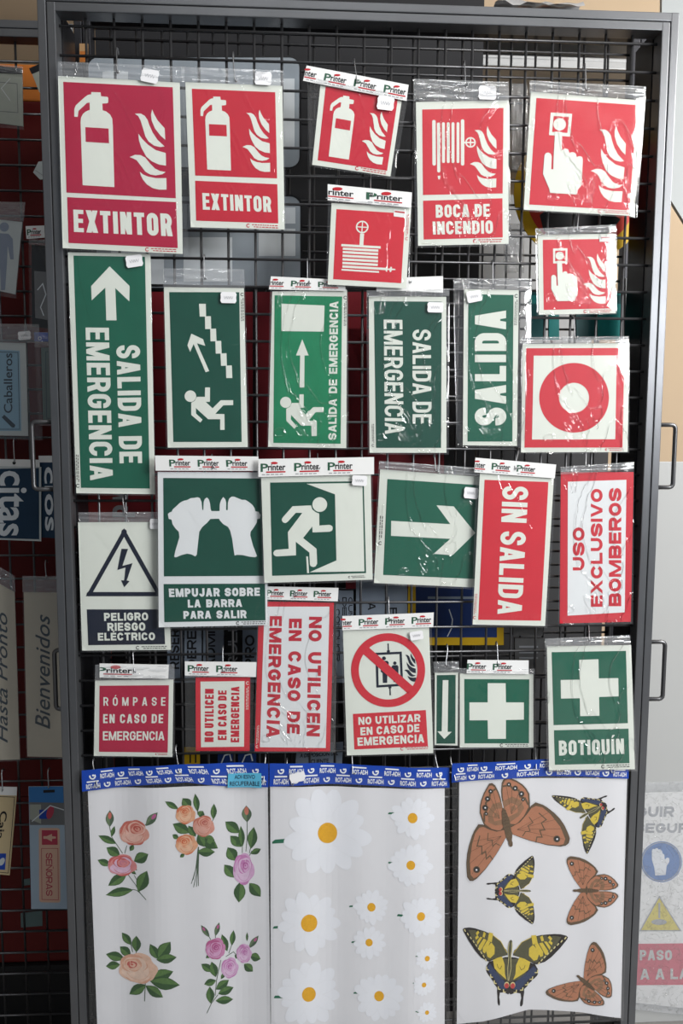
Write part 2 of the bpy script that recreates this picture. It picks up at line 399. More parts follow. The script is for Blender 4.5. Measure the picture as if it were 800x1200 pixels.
FLAMES = None
class Sign:
    def __init__(s, name, label, cat, Q, y, tilt=(0, 0), group=None, m=None, thick=.0014, short=None, board='board'):
        outline = Q
        if len(Q) != 4:
            xs = [p[0] for p in Q]; ys = [p[1] for p in Q]; Q = rect(min(xs), min(ys), max(xs), max(ys))
        c = Plane(y).at(bil(Q, .5, .5))
        s.pl = Plane(y, c.x, c.z, tilt[0], tilt[1]); s.Q = Q; s.y = y
        a, b = s.pl.at(Q[2]), s.pl.at(Q[3]); s.org = (a+b)/2; s.short = short
        s.root = thing(name, label, cat, s.org, group)
        bm = bmesh.new(); add_plate(bm, [s.pl.at(p) for p in outline], Vector((0, thick, 0)))
        bm_obj(board, bm, m or WHITE, s.root, s.org)
    def art(s, name, *items, base=.0001):
        a = Art()
        for it in items: a.add(*it)
        return a.build(name, s.pl, s.root, s.org, base)
    def bag(s, Q=None, m=None, amp=.0010):
        Q = Q or [bil(s.Q, -.03, -.14), bil(s.Q, 1.03, -.14), bil(s.Q, 1.03, 1.015), bil(s.Q, -.03, 1.015)]
        o = film('clear_bag', s.pl, Q, s.root, s.org, (-.0016, .0028), m or BAG, amp, len(bpy.data.objects))
        v = ((s.Q[0][1]-Q[0][1])/(Q[3][1]-Q[0][1])+(s.Q[1][1]-Q[1][1])/(Q[2][1]-Q[1][1]))/2
        if v > .03:                                                 # sealed strip above the board
            k = FLAPC if m is BAGC else FLAP
            f = film('sealed_strip', s.pl, [bil(Q, .005, 0), bil(Q, .995, 0), bil(Q, .995, v), bil(Q, .005, v)], s.root, s.org, (-.0030,), k, .0022, len(bpy.data.objects)+3)
        return o
    def card(s, Q, n=3, start=0.1, pitch=None, off=.0045):
        bm = bmesh.new(); add_plate(bm, [s.pl.at(p, -off) for p in Q], Vector((0, .0006, 0)))
        c = bm_obj('header_card', bm, CARD, s.root, s.org)
        a = Art(); pitch = pitch or 1.0/n
        for i in range(n):
            u0 = start+i*pitch-.02
            u1 = u0+pitch*.74
            if u1 > 1.0: continue
            keep = lambda PP: [p for p in PP if .004 < inv_bil(Q, (sum(x for x, _ in p)/len(p), sum(y for _, y in p)/len(p)))[0] < .996]
            if u1 < .1: continue
            logo = lambda A, B, C, D: [bil(Q, u0+(u1-u0)*A, B), bil(Q, u0+(u1-u0)*C, B), bil(Q, u0+(u1-u0)*C, D), bil(Q, u0+(u1-u0)*A, D)]
            a.add(keep(typed('P', logo(0, .26, .30, .72), .02)), LOGOG)
            a.add(keep(typed('rinter', logo(.30, .30, 1, .66), .02)), BLACK)
            cc = bil(Q, u0+(u1-u0)*.55, .24); ww = math.dist(Q[0], Q[1])*(u1-u0)
            a.add(keep([disc(cc, ww*.14, ww*.05)]), LOGOR)
            a.add([bil(Q, max(.004, u0+(u1-u0)*.22), .70), bil(Q, u1, .70), bil(Q, u1, .78), bil(Q, max(.004, u0+(u1-u0)*.22), .78)], LOGOR)
            for k in range(5): a.add(keep([logo(.05+.18*k, .85, .05+.18*k+.13, .90)]), GREYI)
        o = a.build('printed_logo', s.pl, c, s.org, off+.0001)
        o.location = (0, 0, 0)
        return c
    def price(s, c, w, h, rot=0.0, off=.005):
        pts = []
        for x, y in ((-.42, -.5), (.42, -.5), (.5, -.3), (.47, .0), (.5, .3), (.42, .5), (-.42, .5), (-.5, .3), (-.47, 0), (-.5, -.3)):
            x *= w; y *= h; pts.append((c[0]+x*math.cos(rot)-y*math.sin(rot), c[1]+x*math.sin(rot)+y*math.cos(rot)))
        bm = bmesh.new(); add_plate(bm, [s.pl.at(p, -off) for p in pts], Vector((0, .0004, 0)))
        o = bm_obj('price_tag', bm, TAGM, s.root, s.org)
        a = Art(); zz = []
        for k in range(9):
            x, y = (-.28+.07*k)*w, (.12 if k % 2 else -.12)*h
            zz.append((c[0]+x*math.cos(rot)-y*math.sin(rot), c[1]+x*math.sin(rot)+y*math.cos(rot)))
        a.add(stroke(zz, .35), GREYI)
        a.build('handwriting', s.pl, o, s.org, off+.0001)
    def fine(s, Q, m, rows=2):
        a = Art(); r = random.Random(len(bpy.data.objects))
        a.add(stroke(arc(*bil(Q, .06, .5), .05*math.dist(Q[0], Q[1]), .05*math.dist(Q[0], Q[1]), 40, 320), math.dist(Q[0], Q[3])*.2), m)
        for j in range(rows):
            u = .18+.06*j
            while u < .96:
                w = r.uniform(.04, .11)
                a.add([bil(Q, u, j/rows+.12), bil(Q, min(1, u+w), j/rows+.12), bil(Q, min(1, u+w), (j+.66)/rows), bil(Q, u, (j+.66)/rows)], m); u += w+.025
        a.build('fine_print', s.pl, s.root, s.org, .0001)
def hook(px, top, bot, y, what, px2=None):
    """bent wire hook over a grid wire, holding a sign"""
    P = Plane(-.004); a = P.at((px, top)); b = Plane(y-.007).at((px2 or px, bot))
    pts = [Vector((a.x, .006, a.z-.004)), Vector((a.x, .005, a.z)), Vector((a.x, .001, a.z+.004)), Vector((a.x, -.004, a.z+.003)),
           Vector((a.x, -.0065, a.z-.004)), a.lerp(b, .5)+Vector((0, -.002, 0)), b+Vector((0, 0, .004)), b+Vector((.001, -.001, 0)), b+Vector((.003, -.003, -.001)), b+Vector((.005, -.004, .003))]
    bm = bmesh.new(); add_tube(bm, pts, .0011, 7)
    o = bm_obj('wire_hook', bm, HOOKM, None, b, smooth=True)
    tag(o, 'bent zinc wire hook holding ' + what, 'hook', 'wire hooks on the grid')

# ------------------------------------------------------------------ the room
def slab(name, x0, x1, y0, y1, z0, z1, m, kind='structure'):
    bm = bmesh.new(); add_box(bm, x0, x1, y0, y1, z0, z1)
    return tag(bm_obj(name, bm, m, None, ((x0+x1)/2, (y0+y1)/2, z0)), kind=kind)
FZ = -.22                                                            # floor level
slab('floor', -3.2, 3.2, -3.2, 1.3, FZ-.06, FZ, mat('grey_floor', (.22, .21, .20), .5, scale=6))
slab('wall_back', -3.2, 3.2, 1.2, 1.3, FZ, 3.0, mat('tan_wall', (.50, .38, .26), .7, scale=3))
slab('wall_left', -3.3, -3.2, -3.2, 1.3, FZ, 3.0, mat('dim_wall', (.20, .19, .18), .7, scale=3))
slab('ceiling', -3.2, 3.2, -3.2, 1.3, 3.0, 3.06, mat('ceiling_paint', (.55, .53, .5), .8, scale=3))

# ------------------------------------------------------------------ the display racks
def rack(name, label, x0, x1, y, ztop, zbot, wires_x, wires_z, handles=(), ti=.0165, gap=.0015, group=None, fm=None, lining=False):
    org = ((x0+x1)/2, y, zbot); r = thing(name, label, 'rack', org, group)
    def ring_frame(nm, a, b, zt, zb, t):
        bm = bmesh.new()
        add_box(bm, a, a+t, y-.02, y+.012, zb, zt, .0016); add_box(bm, b-t, b, y-.02, y+.012, zb, zt, .0016)
        add_box(bm, a+t*.9, b-t*.9, y-.0195, y+.0115, zt-t, zt, .0016); add_box(bm, a+t*.9, b-t*.9, y-.0195, y+.0115, zb, zb+t, .0016)
        return bm_obj(nm, bm, fm or STEEL, r, org)
    ring_frame('outer_frame', x0, x1, ztop, zbot, ti-gap)
    ring_frame('inner_frame', x0+ti, x1-ti, ztop-ti, zbot+ti, ti-gap)
    bm = bmesh.new(); a, b, zt, zb = x0+2*ti-.004, x1-2*ti+.004, ztop-2*ti+.004, zbot+2*ti-.004
    for z in wires_z: add_tube(bm, [(a, y-.0015, z), (b, y-.0015, z)], .0025, 8)
    for x in wires_x: add_tube(bm, [(x, y+.0021, zb), (x, y+.0021, zt)], .0025, 8)
    bm_obj('wire_grid', bm, WIRE, r, org, smooth=True)
    if lining:
        bm = bmesh.new()
        add_box(bm, x0+ti, x0+2*ti, y+.013, y+.085, zbot, ztop-ti); add_box(bm, x1-2*ti, x1-ti, y+.013, y+.085, zbot, ztop-ti)
        bm_obj('side_lining', bm, RIM, r, org)
    for hx, ho, z0, z1 in handles:
        bm = bmesh.new(); d = 1 if ho > hx else -1; k = .008
        p = [(hx-d*.004, y-.004, z1), (ho-d*k, y-.004, z1)] + [(ho-d*k+d*k*math.sin(t*math.pi/8), y-.004, z1-k+k*math.cos(t*math.pi/8)) for t in range(1, 5)] + \
            [(ho-d*k+d*k*math.cos(t*math.pi/8), y-.004, z0+k-k*math.sin(t*math.pi/8)) for t in range(0, 5)] + [(hx-d*.004, y-.004, z0)]
        add_tube(bm, p, .0042, 10); bm_obj('pull_handle', bm, HANDLE, r, org, smooth=True)
    return r
ZS = [1.95-.05*k for k in range(-1, 42)]
rack('display_rack', 'dark steel framed grid rack in front, hung full of red and green safety signs', -.5575, .597, 0, 2.047, FZ,
     [-.48+.05*i for i in range(21)], ZS, [(.597, .633, 1.176, 1.298), (.597, .632, .748, .866), (-.5575, -.598, 1.172, 1.298), (-.5575, -.571, .745, .862)], lining=True)
rack('display_rack', 'second dark grid rack seen through the wires of the front one', -.535, .603, .135, 2.105, FZ,
     [-.47+.05*i for i in range(21)], [2.05]+ZS, fm=DSTEEL)
rack('display_rack', 'dark grid rack at the left, mostly hidden, hung with door plates', -1.30, -.565, .17, 2.09, FZ,
     [-.668-.05*i for i in range(12)]+[-.618], [2.02-.05*k for k in range(44)])
slab('backing_board', -.56, .325, .36, .38, FZ, 2.7, mat('black_board', (.012, .012, .014), .6))  # black sheet put in for the shaded depth behind the racks
tag(bpy.data.objects['backing_board'], 'black backing board closing the space behind the racks', 'board', kind='thing')

# ------------------------------------------------------------------ signs hung on the front rack: fire fighting (red)
def sq_to(Qref, pts, Q): return [bil(Q, *inv_bil(Qref, p)) for p in pts]
REF = q('Z1', (22, 58), (706, 92), (725, 786), (42, 750))
EXT = q('Z1', (196, 122), (255, 124), (258, 148), (296, 152), (303, 158), (303, 187), (297, 192), (266, 194), (268, 236), (290, 243), (314, 262), (328, 288), (331, 330), (341, 716), (143, 704), (130, 310), (133, 280), (145, 258), (163, 243), (188, 233), (187, 188), (170, 190), (117, 240), (112, 277), (91, 276), (91, 228), (100, 205), (160, 150), (178, 139), (197, 136))
EXTW = q('Z1', (160, 341), (305, 350), (308, 442), (162, 433))
FLAME = [q('Z1', (577, 230), (590, 262), (612, 300), (655, 348), (659, 420), (630, 395), (595, 350), (574, 300), (570, 262)),
         q('Z1', (468, 257), (505, 256), (530, 270), (548, 295), (560, 330), (580, 375), (610, 420), (655, 462), (630, 466), (590, 457), (555, 432), (535, 400), (520, 350), (505, 300), (490, 272)),
         q('Z1', (491, 382), (515, 415), (550, 450), (600, 485), (662, 503), (664, 582), (620, 575), (575, 555), (540, 525), (510, 470), (495, 425)),
         q('Z1', (436, 528), (470, 514), (505, 516), (535, 532), (565, 570), (595, 600), (625, 615), (661, 622), (640, 636), (600, 643), (565, 637), (535, 620), (505, 580), (480, 548), (455, 535)),
         q('Z1', (500, 620), (520, 637), (550, 650), (600, 660), (666, 660), (667, 732), (620, 732), (580, 722), (545, 700), (520, 670), (507, 645))]
HREF = q('Z4', (98, 52), (729, 97), (678, 755), (53, 718))
HAND = q('Z4', (214, 262), (258, 265), (256, 382), (262, 374), (280, 368), (296, 373), (304, 396), (316, 391), (332, 392), (345, 402), (350, 424), (358, 417), (372, 416), (384, 422), (388, 438), (381, 575), (378, 600), (352, 632), (351, 656), (183, 645), (178, 620), (139, 528), (148, 410), (158, 396), (172, 393), (186, 400), (193, 416), (190, 498), (203, 498), (205, 430))
HFRO = q('Z4', (187, 143), (321, 151), (308, 294), (176, 284)); HFRI = q('Z4', (206, 165), (301, 171), (291, 271), (196, 264))
HDOT = disc(q('Z4', (243, 217))[0], 39/5.333)
def flames(Q, ref=REF): return [sq_to(ref, f, Q) for f in FLAME]
def ext_panel(s, Q, ink, layer=2):
    s.art('extinguisher_pictogram', (sq_to(REF, EXT, Q), WHITEP, 2), (sq_to(REF, EXTW, Q), ink, 3), (flames(Q), WHITEP, 2))
def call_panel(s, Q, ink):
    s.art('call_point_pictogram', (sq_to(HREF, HFRO, Q), WHITEP, 2), (sq_to(HREF, HFRI, Q), ink, 3), (sq_to(HREF, HDOT, Q), WHITEP, 4),
          (sq_to(HREF, HAND, Q), WHITEP, 5), (flames(Q), WHITEP, 2))

s = Sign('fire_extinguisher_sign', 'largest red EXTINTOR sign, with extinguisher and flames, top left beside the steel frame', 'sign', q('A', (247, 323), (765, 352), (778, 1082), (267, 1057)), -.0265, (.01, -.012))
up = REF
s.art('red_panel', (up, CRIM, 1)); s.art('caption_panel', (q('A', (286, 840), (750, 861), (757, 1057), (292, 1035)), CRIM, 1))
ext_panel(s, up, CRIM)
s.art('lettering', (caps('EXTINTOR', q('A', (312, 893), (730, 912), (735, 1007), (315, 988)), .215), WHITEP, 2))
s.fine(q('A', (618, 1054), (758, 1060), (759, 1077), (619, 1071)), RED)
s.bag(q('A', (244, 262), (788, 284), (800, 1092), (262, 1066))); s.price(q('A', (638, 323))[0], 21, 15.5, .2)
hook(137, 58, 86, s.y, 'the largest extintor sign')

s = Sign('fire_extinguisher_sign', 'medium red EXTINTOR sign with caption, right of the largest one', 'sign', q('B', (62, 350), (475, 366), (485, 978), (85, 968)), -.0145, (.012, -.01))
up = q('B', (90, 378), (445, 393), (453, 760), (104, 748))
s.art('red_panel', (up, RED, 1)); s.art('caption_panel', (q('B', (104, 770), (454, 785), (458, 952), (108, 940)), RED, 1))
ext_panel(s, up, RED)
s.art('lettering', (caps('EXTINTOR', q('B', (134, 822), (426, 838), (429, 904), (137, 893)), .2), WHITEP, 2))
s.fine(q('B', (322, 952), (456, 958), (457, 976), (322, 970)), RED)
s.bag(q('B', (42, 285), (482, 300), (492, 986), (78, 975)), BAG); s.price(q('B', (394, 334))[0], 20, 15, .06)
hook(273, 63, 96, s.y, 'the medium extintor sign', 275)

s = Sign('fire_extinguisher_sign', 'small tilted red sign with extinguisher and flames but no caption, under a white header card', 'sign', q('C', (78, 152), (372, 203), (330, 482), (48, 440)), -.0145, (-.01, .0))
up = q('C', (97, 158), (357, 203), (318, 462), (68, 424))
s.art('red_panel', (up, RED, 1)); ext_panel(s, up, RED)
s.fine(q('C', (204, 445), (318, 464), (316, 478), (202, 459)), RED)
s.bag(q('C', (30, 120), (394, 190), (345, 490), (38, 446)), amp=.0008)
s.card(q('C', (28, 82), (396, 152), (388, 210), (15, 137)), 4, -.08, .29); s.price(q('C', (313, 218))[0], 20, 16, .12, .0052)
hook(415, 71, 97, s.y, 'the small tilted extinguisher sign', 418)

s = Sign('fire_hose_sign', 'tall red BOCA DE INCENDIO sign with vertical hose reel and flames', 'sign', q('C', (422, 214), (755, 208), (756, 725), (430, 732)), -.0145, (.0, -.02))
up = q('Z2', (64, 22), (698, 10), (692, 678), (70, 690))
s.art('red_panel', (up, REDB, 1)); s.art('caption_panel', (q('C', (448, 570), (734, 561), (735, 702), (450, 710)), REDB, 1))
hose = []
for (xa, ya, xb, yb, w) in ((155, 104, 157, 460, 27), (191, 124, 193, 514, 25), (229, 122, 230, 440, 23), (267, 122, 267, 440, 23), (304, 122, 304, 440, 23), (343, 122, 343, 440, 22), (379, 99, 379, 460, 27)):
    hose.append(q('Z2', (xa-w/2, ya+w*.3), (xa-w*.2, ya), (xa+w*.2, ya), (xa+w/2, ya+w*.3), (xb+w/2, yb-w*.3), (xb+w*.2, yb), (xb-w*.2, yb), (xb-w/2, yb-w*.3)))
hose.append(q('Z2', (184, 540), (207, 540), (201, 568), (189, 568)))
cw = q('Z2', (441, 279))[0]; k = 1/6.667
s.art('hose_reel_pictogram', (hose, WHITEP, 2), (ring(cw, 41*k, 30*k), WHITEP, 2), (q('Z2', (402, 274), (480, 274), (480, 285), (402, 285)), WHITEP, 2),
      (q('Z2', (436, 242), (446, 242), (446, 318), (436, 318)), WHITEP, 2), (q('Z2', (392, 275), (404, 275), (404, 287), (392, 287)), WHITEP, 2),
      (flames(up), WHITEP, 2))
s.art('lettering', (caps('BOCA DE', q('C', (493, 585), (690, 581), (691, 627), (494, 631)), .22), WHITEP, 2),
      (caps('INCENDIO', q('C', (482, 645), (699, 641), (700, 688), (484, 692)), .22), WHITEP, 2))
s.fine(q('C', (628, 708), (734, 706), (734, 721), (628, 723)), RED)
s.bag(q('C', (412, 130), (758, 142), (764, 732), (420, 740)), BAGC); s.price(q('C', (680, 180))[0], 21, 16, .03)
hook(544, 73, 101, s.y, 'the tall hose reel sign', 545)

s = Sign('fire_hose_sign', 'small square red sign with horizontal hose coil and wheel, without words', 'sign', q('C', (118, 578), (405, 595), (387, 886), (104, 872)), -.0335, (.0, -.03))
up = q('Z3', (113, 40), (758, 82), (719, 735), (82, 697))
s.art('red_panel', (up, REDB, 1))
ln = [stroke(q('Z3', a, b), 22/8) for a, b in (((158, 378), (527, 400)), ((172, 411), (505, 430)), ((172, 443), (503, 462)), ((170, 477), (502, 496)), ((170, 511), (502, 529)), ((169, 545), (500, 563)), ((168, 578), (578, 602)))]
ln = [x for l in ln for x in l] + stroke(q('Z3', (160, 608), (512, 630)), 2)
cw = q('Z3', (354, 208))[0]
s.art('hose_coil_pictogram', (ln, WHITEP, 2), (ring(cw, 59/8, 46/8), WHITEP, 2), (stroke(q('Z3', (300, 206), (410, 212)), 1.2), WHITEP, 2), (stroke(q('Z3', (358, 150), (350, 268)), 1.2), WHITEP, 2),
      (q('Z3', (335, 268), (372, 270), (364, 385), (328, 383)), WHITEP, 2),
      (q('Z3', (560, 592), (575, 594), (582, 575), (594, 578), (590, 597), (612, 597), (620, 580), (632, 583), (633, 598), (665, 601), (665, 612), (632, 612), (622, 632), (612, 628), (608, 612), (590, 610), (586, 628), (575, 625), (573, 608), (560, 608)), WHITEP, 2))
s.art('barcode_sticker', (q('C', (342, 600), (390, 606), (389, 632), (342, 626)), CARD, 4), (q('C', (346, 606), (384, 611), (384, 616), (346, 611)), LOGOR, 5))
s.fine([q('C', (384, 712))[0], q('C', (389, 618))[0], q('C', (399, 619))[0], q('C', (394, 713))[0]], RED)
s.bag(q('C', (106, 560), (408, 588), (395, 890), (98, 878)), amp=.0008)
s.card(q('C', (104, 510), (408, 540), (405, 595), (104, 568)), 2, -.10, .58)
hook(434, 206, 229, s.y, 'the small square hose coil sign')

s = Sign('call_point_sign', 'large red square fire alarm sign, finger pressing a button beside flames', 'sign', q('D', (152, 390), (627, 428), (592, 920), (122, 893)), -.0145, (-.01, -.02))
up = HREF
s.art('red_panel', (up, REDB, 1)); call_panel(s, up, REDB)
s.fine(q('D', (438, 892), (568, 899), (567, 914), (437, 907)), RED)
s.bag(q('D', (146, 343), (645, 368), (604, 928), (116, 900)), BAGC)
hook(685, 76, 106, s.y, 'the large alarm button sign', 686)

s = Sign('call_point_sign', 'small red square alarm sign with finger on button, below the larger one', 'sign', q('Y7', (222, 112), (622, 106), (628, 520), (228, 528)), -.0145, (.005, -.02))
up = q('Y7', (248, 138), (600, 133), (605, 495), (253, 503))
s.art('red_panel', (up, REDB, 1)); call_panel(s, up, REDB)
s.art('barcode_sticker', (q('Y7', (543, 120), (607, 119), (608, 147), (543, 148)), CARD, 6), (q('Y7', (550, 124), (604, 123), (604, 127), (550, 128)), LOGOR, 7))
s.fine(q('Y7', (460, 502), (604, 499), (604, 518), (460, 521)), RED)
s.bag(q('Y7', (208, 80), (632, 58), (634, 526), (218, 534)), BAGC)
hook(677, 250, 271, s.y, 'the small alarm button sign', 676)

s = Sign('alarm_sign', 'white square sign with a thick red ring inside a red border', 'sign', q('G', (244, 483), (613, 480), (608, 858), (238, 860)), -.0145, (.0, -.02))
fo = q('G', (256, 498), (597, 497), (590, 843), (250, 843)); fi = q('G', (282, 524), (570, 523), (565, 814), (276, 815))
s.art('red_border', (fo, REDB, 1), (fi, WHITEP, 2))
s.art('red_ring', (ring(q('G', (422, 670))[0], 121/2.963, 52/2.963, 64), REDB, 3))
s.fine(q('G', (530, 844), (592, 844), (592, 856), (530, 856)), RED)
s.bag(q('G', (240, 460), (614, 456), (614, 862), (232, 866)), BAGC)
hook(672, 371, 396, s.y, 'the red ring sign', 673)

# ------------------------------------------------------------------ exit signs (green)
s = Sign('exit_sign', 'tall green SALIDA DE EMERGENCIA sign with a big upward arrow, beside the left frame', 'sign', q('E', (65, 52), (387, 57), (405, 997), (98, 993)), -.0135, (.01, -.006))
s.art('green_panel', (q('E', (87, 65), (366, 70), (385, 975), (116, 972)), GREEN, 1))
s.art('arrow_pictogram', (q('E', (228, 107), (306, 184), (305, 244), (250, 192), (255, 318), (215, 318), (211, 190), (158, 240), (156, 184)), WHITEP, 2))
s.art('lettering', (caps('SALIDA DE', q('E', (346, 414), (355, 880), (267, 881), (254, 416)), .205), WHITEP, 2),
      (caps('EMERGENCIA', q('E', (225, 347), (241, 942), (152, 943), (134, 346)), .205), WHITEP, 2))
s.fine(q('E', (111, 972), (107, 842), (95, 842), (98, 972)), BLACK)
s.bag(q('E', (62, 30), (388, 34), (410, 1004), (92, 1000)), amp=.0008); s.price(q('E', (324, 86))[0], 20, 14, -.15)

s = Sign('exit_sign', 'green sign with man running up under a stepped staircase and slanted arrow', 'sign', q('E', (440, 188), (752, 192), (767, 813), (455, 815)), -.0145, (.01, -.012))
s.art('green_panel', (q('Z5', (66, 58), (722, 60)) + q('Z6', (745, 703), (105, 703)), GREEND, 1))
st = [q('Z5', *pp) for pp in (((345, 168), (408, 168), (411, 288), (352, 288)), ((400, 286), (456, 284), (459, 404), (403, 405)), ((450, 402), (504, 400), (509, 519), (453, 520)), ((498, 517), (552, 515), (557, 634), (502, 635)), ((546, 634), (602, 631), (606, 748), (551, 750)), ((597, 748), (652, 745), (657, 864), (600, 864)))]
s.art('stair_pictogram', (st, WHITEP, 2), (q('Z5', (273, 448), (383, 500), (403, 562), (325, 538), (440, 798), (407, 810), (294, 545), (262, 620), (236, 558)), WHITEP, 2))
s.art('running_man_pictogram', (disc(q('Z6', (264, 274))[0], 54/8), WHITEP, 2),
      (q('Z6', (325, 280), (400, 280), (402, 192), (448, 192), (447, 327), (408, 328), (472, 388), (548, 312), (665, 312), (665, 358), (572, 360), (497, 440), (583, 442), (585, 590), (543, 590), (543, 490), (430, 490), (315, 385), (317, 437), (378, 494), (357, 522), (272, 450), (272, 335), (304, 318)), WHITEP, 2))
s.fine(q('Z5', (765, 65), (768, 330), (736, 330), (733, 65)), BLACK)
s.bag(q('E', (435, 115), (755, 118), (775, 820), (448, 822))); s.price(q('E', (692, 229))[0], 19, 13, .02)
hook(239, 300, 327, s.y, 'the staircase sign')

s = Sign('exit_sign', 'bright green sign with running man, upward arrow, white door and sideways SALIDA DE EMERGENCIA', 'sign', q('F', (63, 105), (355, 100), (352, 717), (47, 712)), -.0145, (.0, -.03))
s.art('green_panel', (q('F', (72, 120), (336, 125)) + q('Z7', (712, 680), (82, 672)), GREENB, 1))
s.art('door_pictogram', (q('F', (99, 153), (267, 160), (264, 262), (99, 260)), WHITEP, 2), (q('F', (180, 292), (205, 355), (189, 355), (188, 480), (170, 480), (172, 355), (156, 355)), WHITEP, 2))
s.art('running_man_pictogram', (disc(q('Z7', (197, 292))[0], 52/8), WHITEP, 2),
      (q('Z7', (255, 297), (325, 297), (325, 217), (366, 217), (365, 345), (330, 345), (384, 408), (455, 337), (552, 337), (552, 384), (478, 384), (412, 464), (488, 464), (488, 608), (440, 608), (438, 510), (342, 510), (248, 410), (245, 452), (300, 515), (278, 540), (203, 465), (202, 352), (235, 335)), WHITEP, 2))
s.art('lettering', (caps('SALIDA DE EMERGENCIA', q('F', (282, 685), (287, 140), (321, 140), (313, 685)), .24, space=.75), WHITEP, 2))
s.fine(q('F', (354, 122), (352, 242), (341, 242), (343, 122)), BLACK)
s.bag(q('F', (55, 92), (360, 92), (360, 722), (42, 718)), BAGC)
s.card(q('F', (58, 46), (345, 60), (350, 103), (50, 97)), 3, -.06, .36)
hook(360, 305, 331, s.y, 'the bright green running man sign')

s = Sign('exit_sign', 'green SALIDA DE EMERGENCIA sign with thin sideways letters and no arrow', 'sign', q('F', (440, 124), (742, 126), (743, 735), (443, 735)), -.0145, (.0, -.02))
s.art('green_panel', (q('F', (460, 143), (725, 145), (722, 716), (468, 716)), GREEND, 1))
s.art('lettering', (caps('SALIDA DE', q('F', (682, 254), (685, 625), (611, 625), (611, 254)), .17), WHITEP, 2),
      (caps('EMERGENCIA', q('F', (571, 216), (576, 664), (503, 662), (498, 215)), .17), WHITEP, 2))
s.fine(q('F', (462, 712), (461, 622), (450, 622), (452, 712)), BLACK)
s.bag(q('F', (430, 100), (756, 95), (752, 742), (436, 742)), BAGC); s.price(q('F', (700, 167))[0], 19, 12, .02)
bm = bmesh.new(); add_plate(bm, [s.pl.at(p, -.0045) for p in q('F', (470, 66), (585, 50), (730, 45), (730, 110), (590, 102), (470, 105))], Vector((0, .0006, 0)))
bm_obj('blank_header_card', bm, CARD, s.root, s.org)
hook(479, 306, 331, s.y, 'the thin lettered exit sign')

s = Sign('exit_sign', 'narrow green SALIDA sign with large white letters reading upwards', 'sign', q('G', (40, 292), (230, 296), (224, 837), (36, 835)), -.0145, (.0, -.02))
s.art('green_panel', (q('G', (55, 310), (212, 313), (208, 822), (52, 822)), GREEN, 1))
s.art('lettering', (caps('SALIDA', q('G', (78, 766), (78, 367), (186, 367), (186, 766)), .24), WHITEP, 2))
s.fine(q('G', (228, 310), (224, 418), (213, 418), (216, 310)), BLACK)
s.bag(q('G', (2, 255), (275, 257), (268, 842), (14, 842)), BAGC); s.price(q('G', (76, 318))[0], 18, 13, -.2)
hook(577, 307, 333, s.y, 'the narrow salida sign')

s = Sign('exit_sign', 'green sign with two white fists pushing a bar, captioned EMPUJAR SOBRE LA BARRA PARA SALIR', 'sign', q('H', (349, 110), (782, 112), (776, 708), (353, 717)), -.0265, (.0, -.012), m=PLAIN)
s.art('green_panel', (q('Z9', (38, 62), (748, 66), (760, 768), (43, 772)), GREEND, 1)); s.art('caption_panel', (q('H', (372, 548), (768, 546), (770, 690), (375, 697)), GREEND, 1))
s.art('fists_pictogram', (q('Z9', (72, 322), (85, 310), (100, 306), (105, 290), (130, 268), (160, 240), (190, 225), (210, 222), (235, 208), (260, 206), (285, 201), (303, 208), (314, 235), (320, 293), (327, 293), (330, 235), (338, 213), (353, 203), (366, 215), (375, 245), (380, 285), (385, 301), (444, 301), (446, 250), (455, 222), (470, 200), (485, 215), (492, 240), (491, 294), (503, 294), (505, 240), (513, 212), (530, 197), (550, 197), (580, 210), (605, 220), (630, 220), (655, 235), (680, 255), (697, 280), (702, 303), (725, 306), (740, 330), (735, 355), (715, 360), (712, 385), (690, 420), (668, 450), (665, 475), (685, 550), (714, 625), (702, 634), (660, 630), (610, 618), (570, 616), (553, 622), (548, 595), (535, 500), (520, 440), (505, 415), (470, 395), (448, 370), (440, 356), (378, 358), (355, 385), (320, 415), (298, 450), (290, 520), (280, 615), (270, 628), (240, 613), (210, 608), (170, 618), (130, 635), (117, 630), (125, 590), (155, 490), (150, 450), (125, 425), (105, 395), (98, 362), (78, 358)), PLAIN, 2))
s.art('lettering', (caps('EMPUJAR SOBRE', q('H', (392, 566), (750, 562), (750, 594), (394, 599)), .27, space=.7), PLAIN, 2),
      (caps('LA BARRA', q('H', (466, 609), (680, 607), (681, 637), (467, 640)), .27, space=.8), PLAIN, 2),
      (caps('PARA SALIR', q('H', (449, 654), (697, 650), (698, 681), (450, 684)), .27, space=.8), PLAIN, 2))
s.fine(q('H', (655, 694), (770, 692), (770, 706), (655, 708)), BLACK)
s.bag(q('H', (340, 96), (786, 98), (784, 716), (346, 724)), amp=.0008)
s.card(q('H', (338, 46), (742, 50), (746, 106), (341, 105)), 4, -.12, .275)
hook(248, 535, 548, s.y, 'the push bar sign', 249)

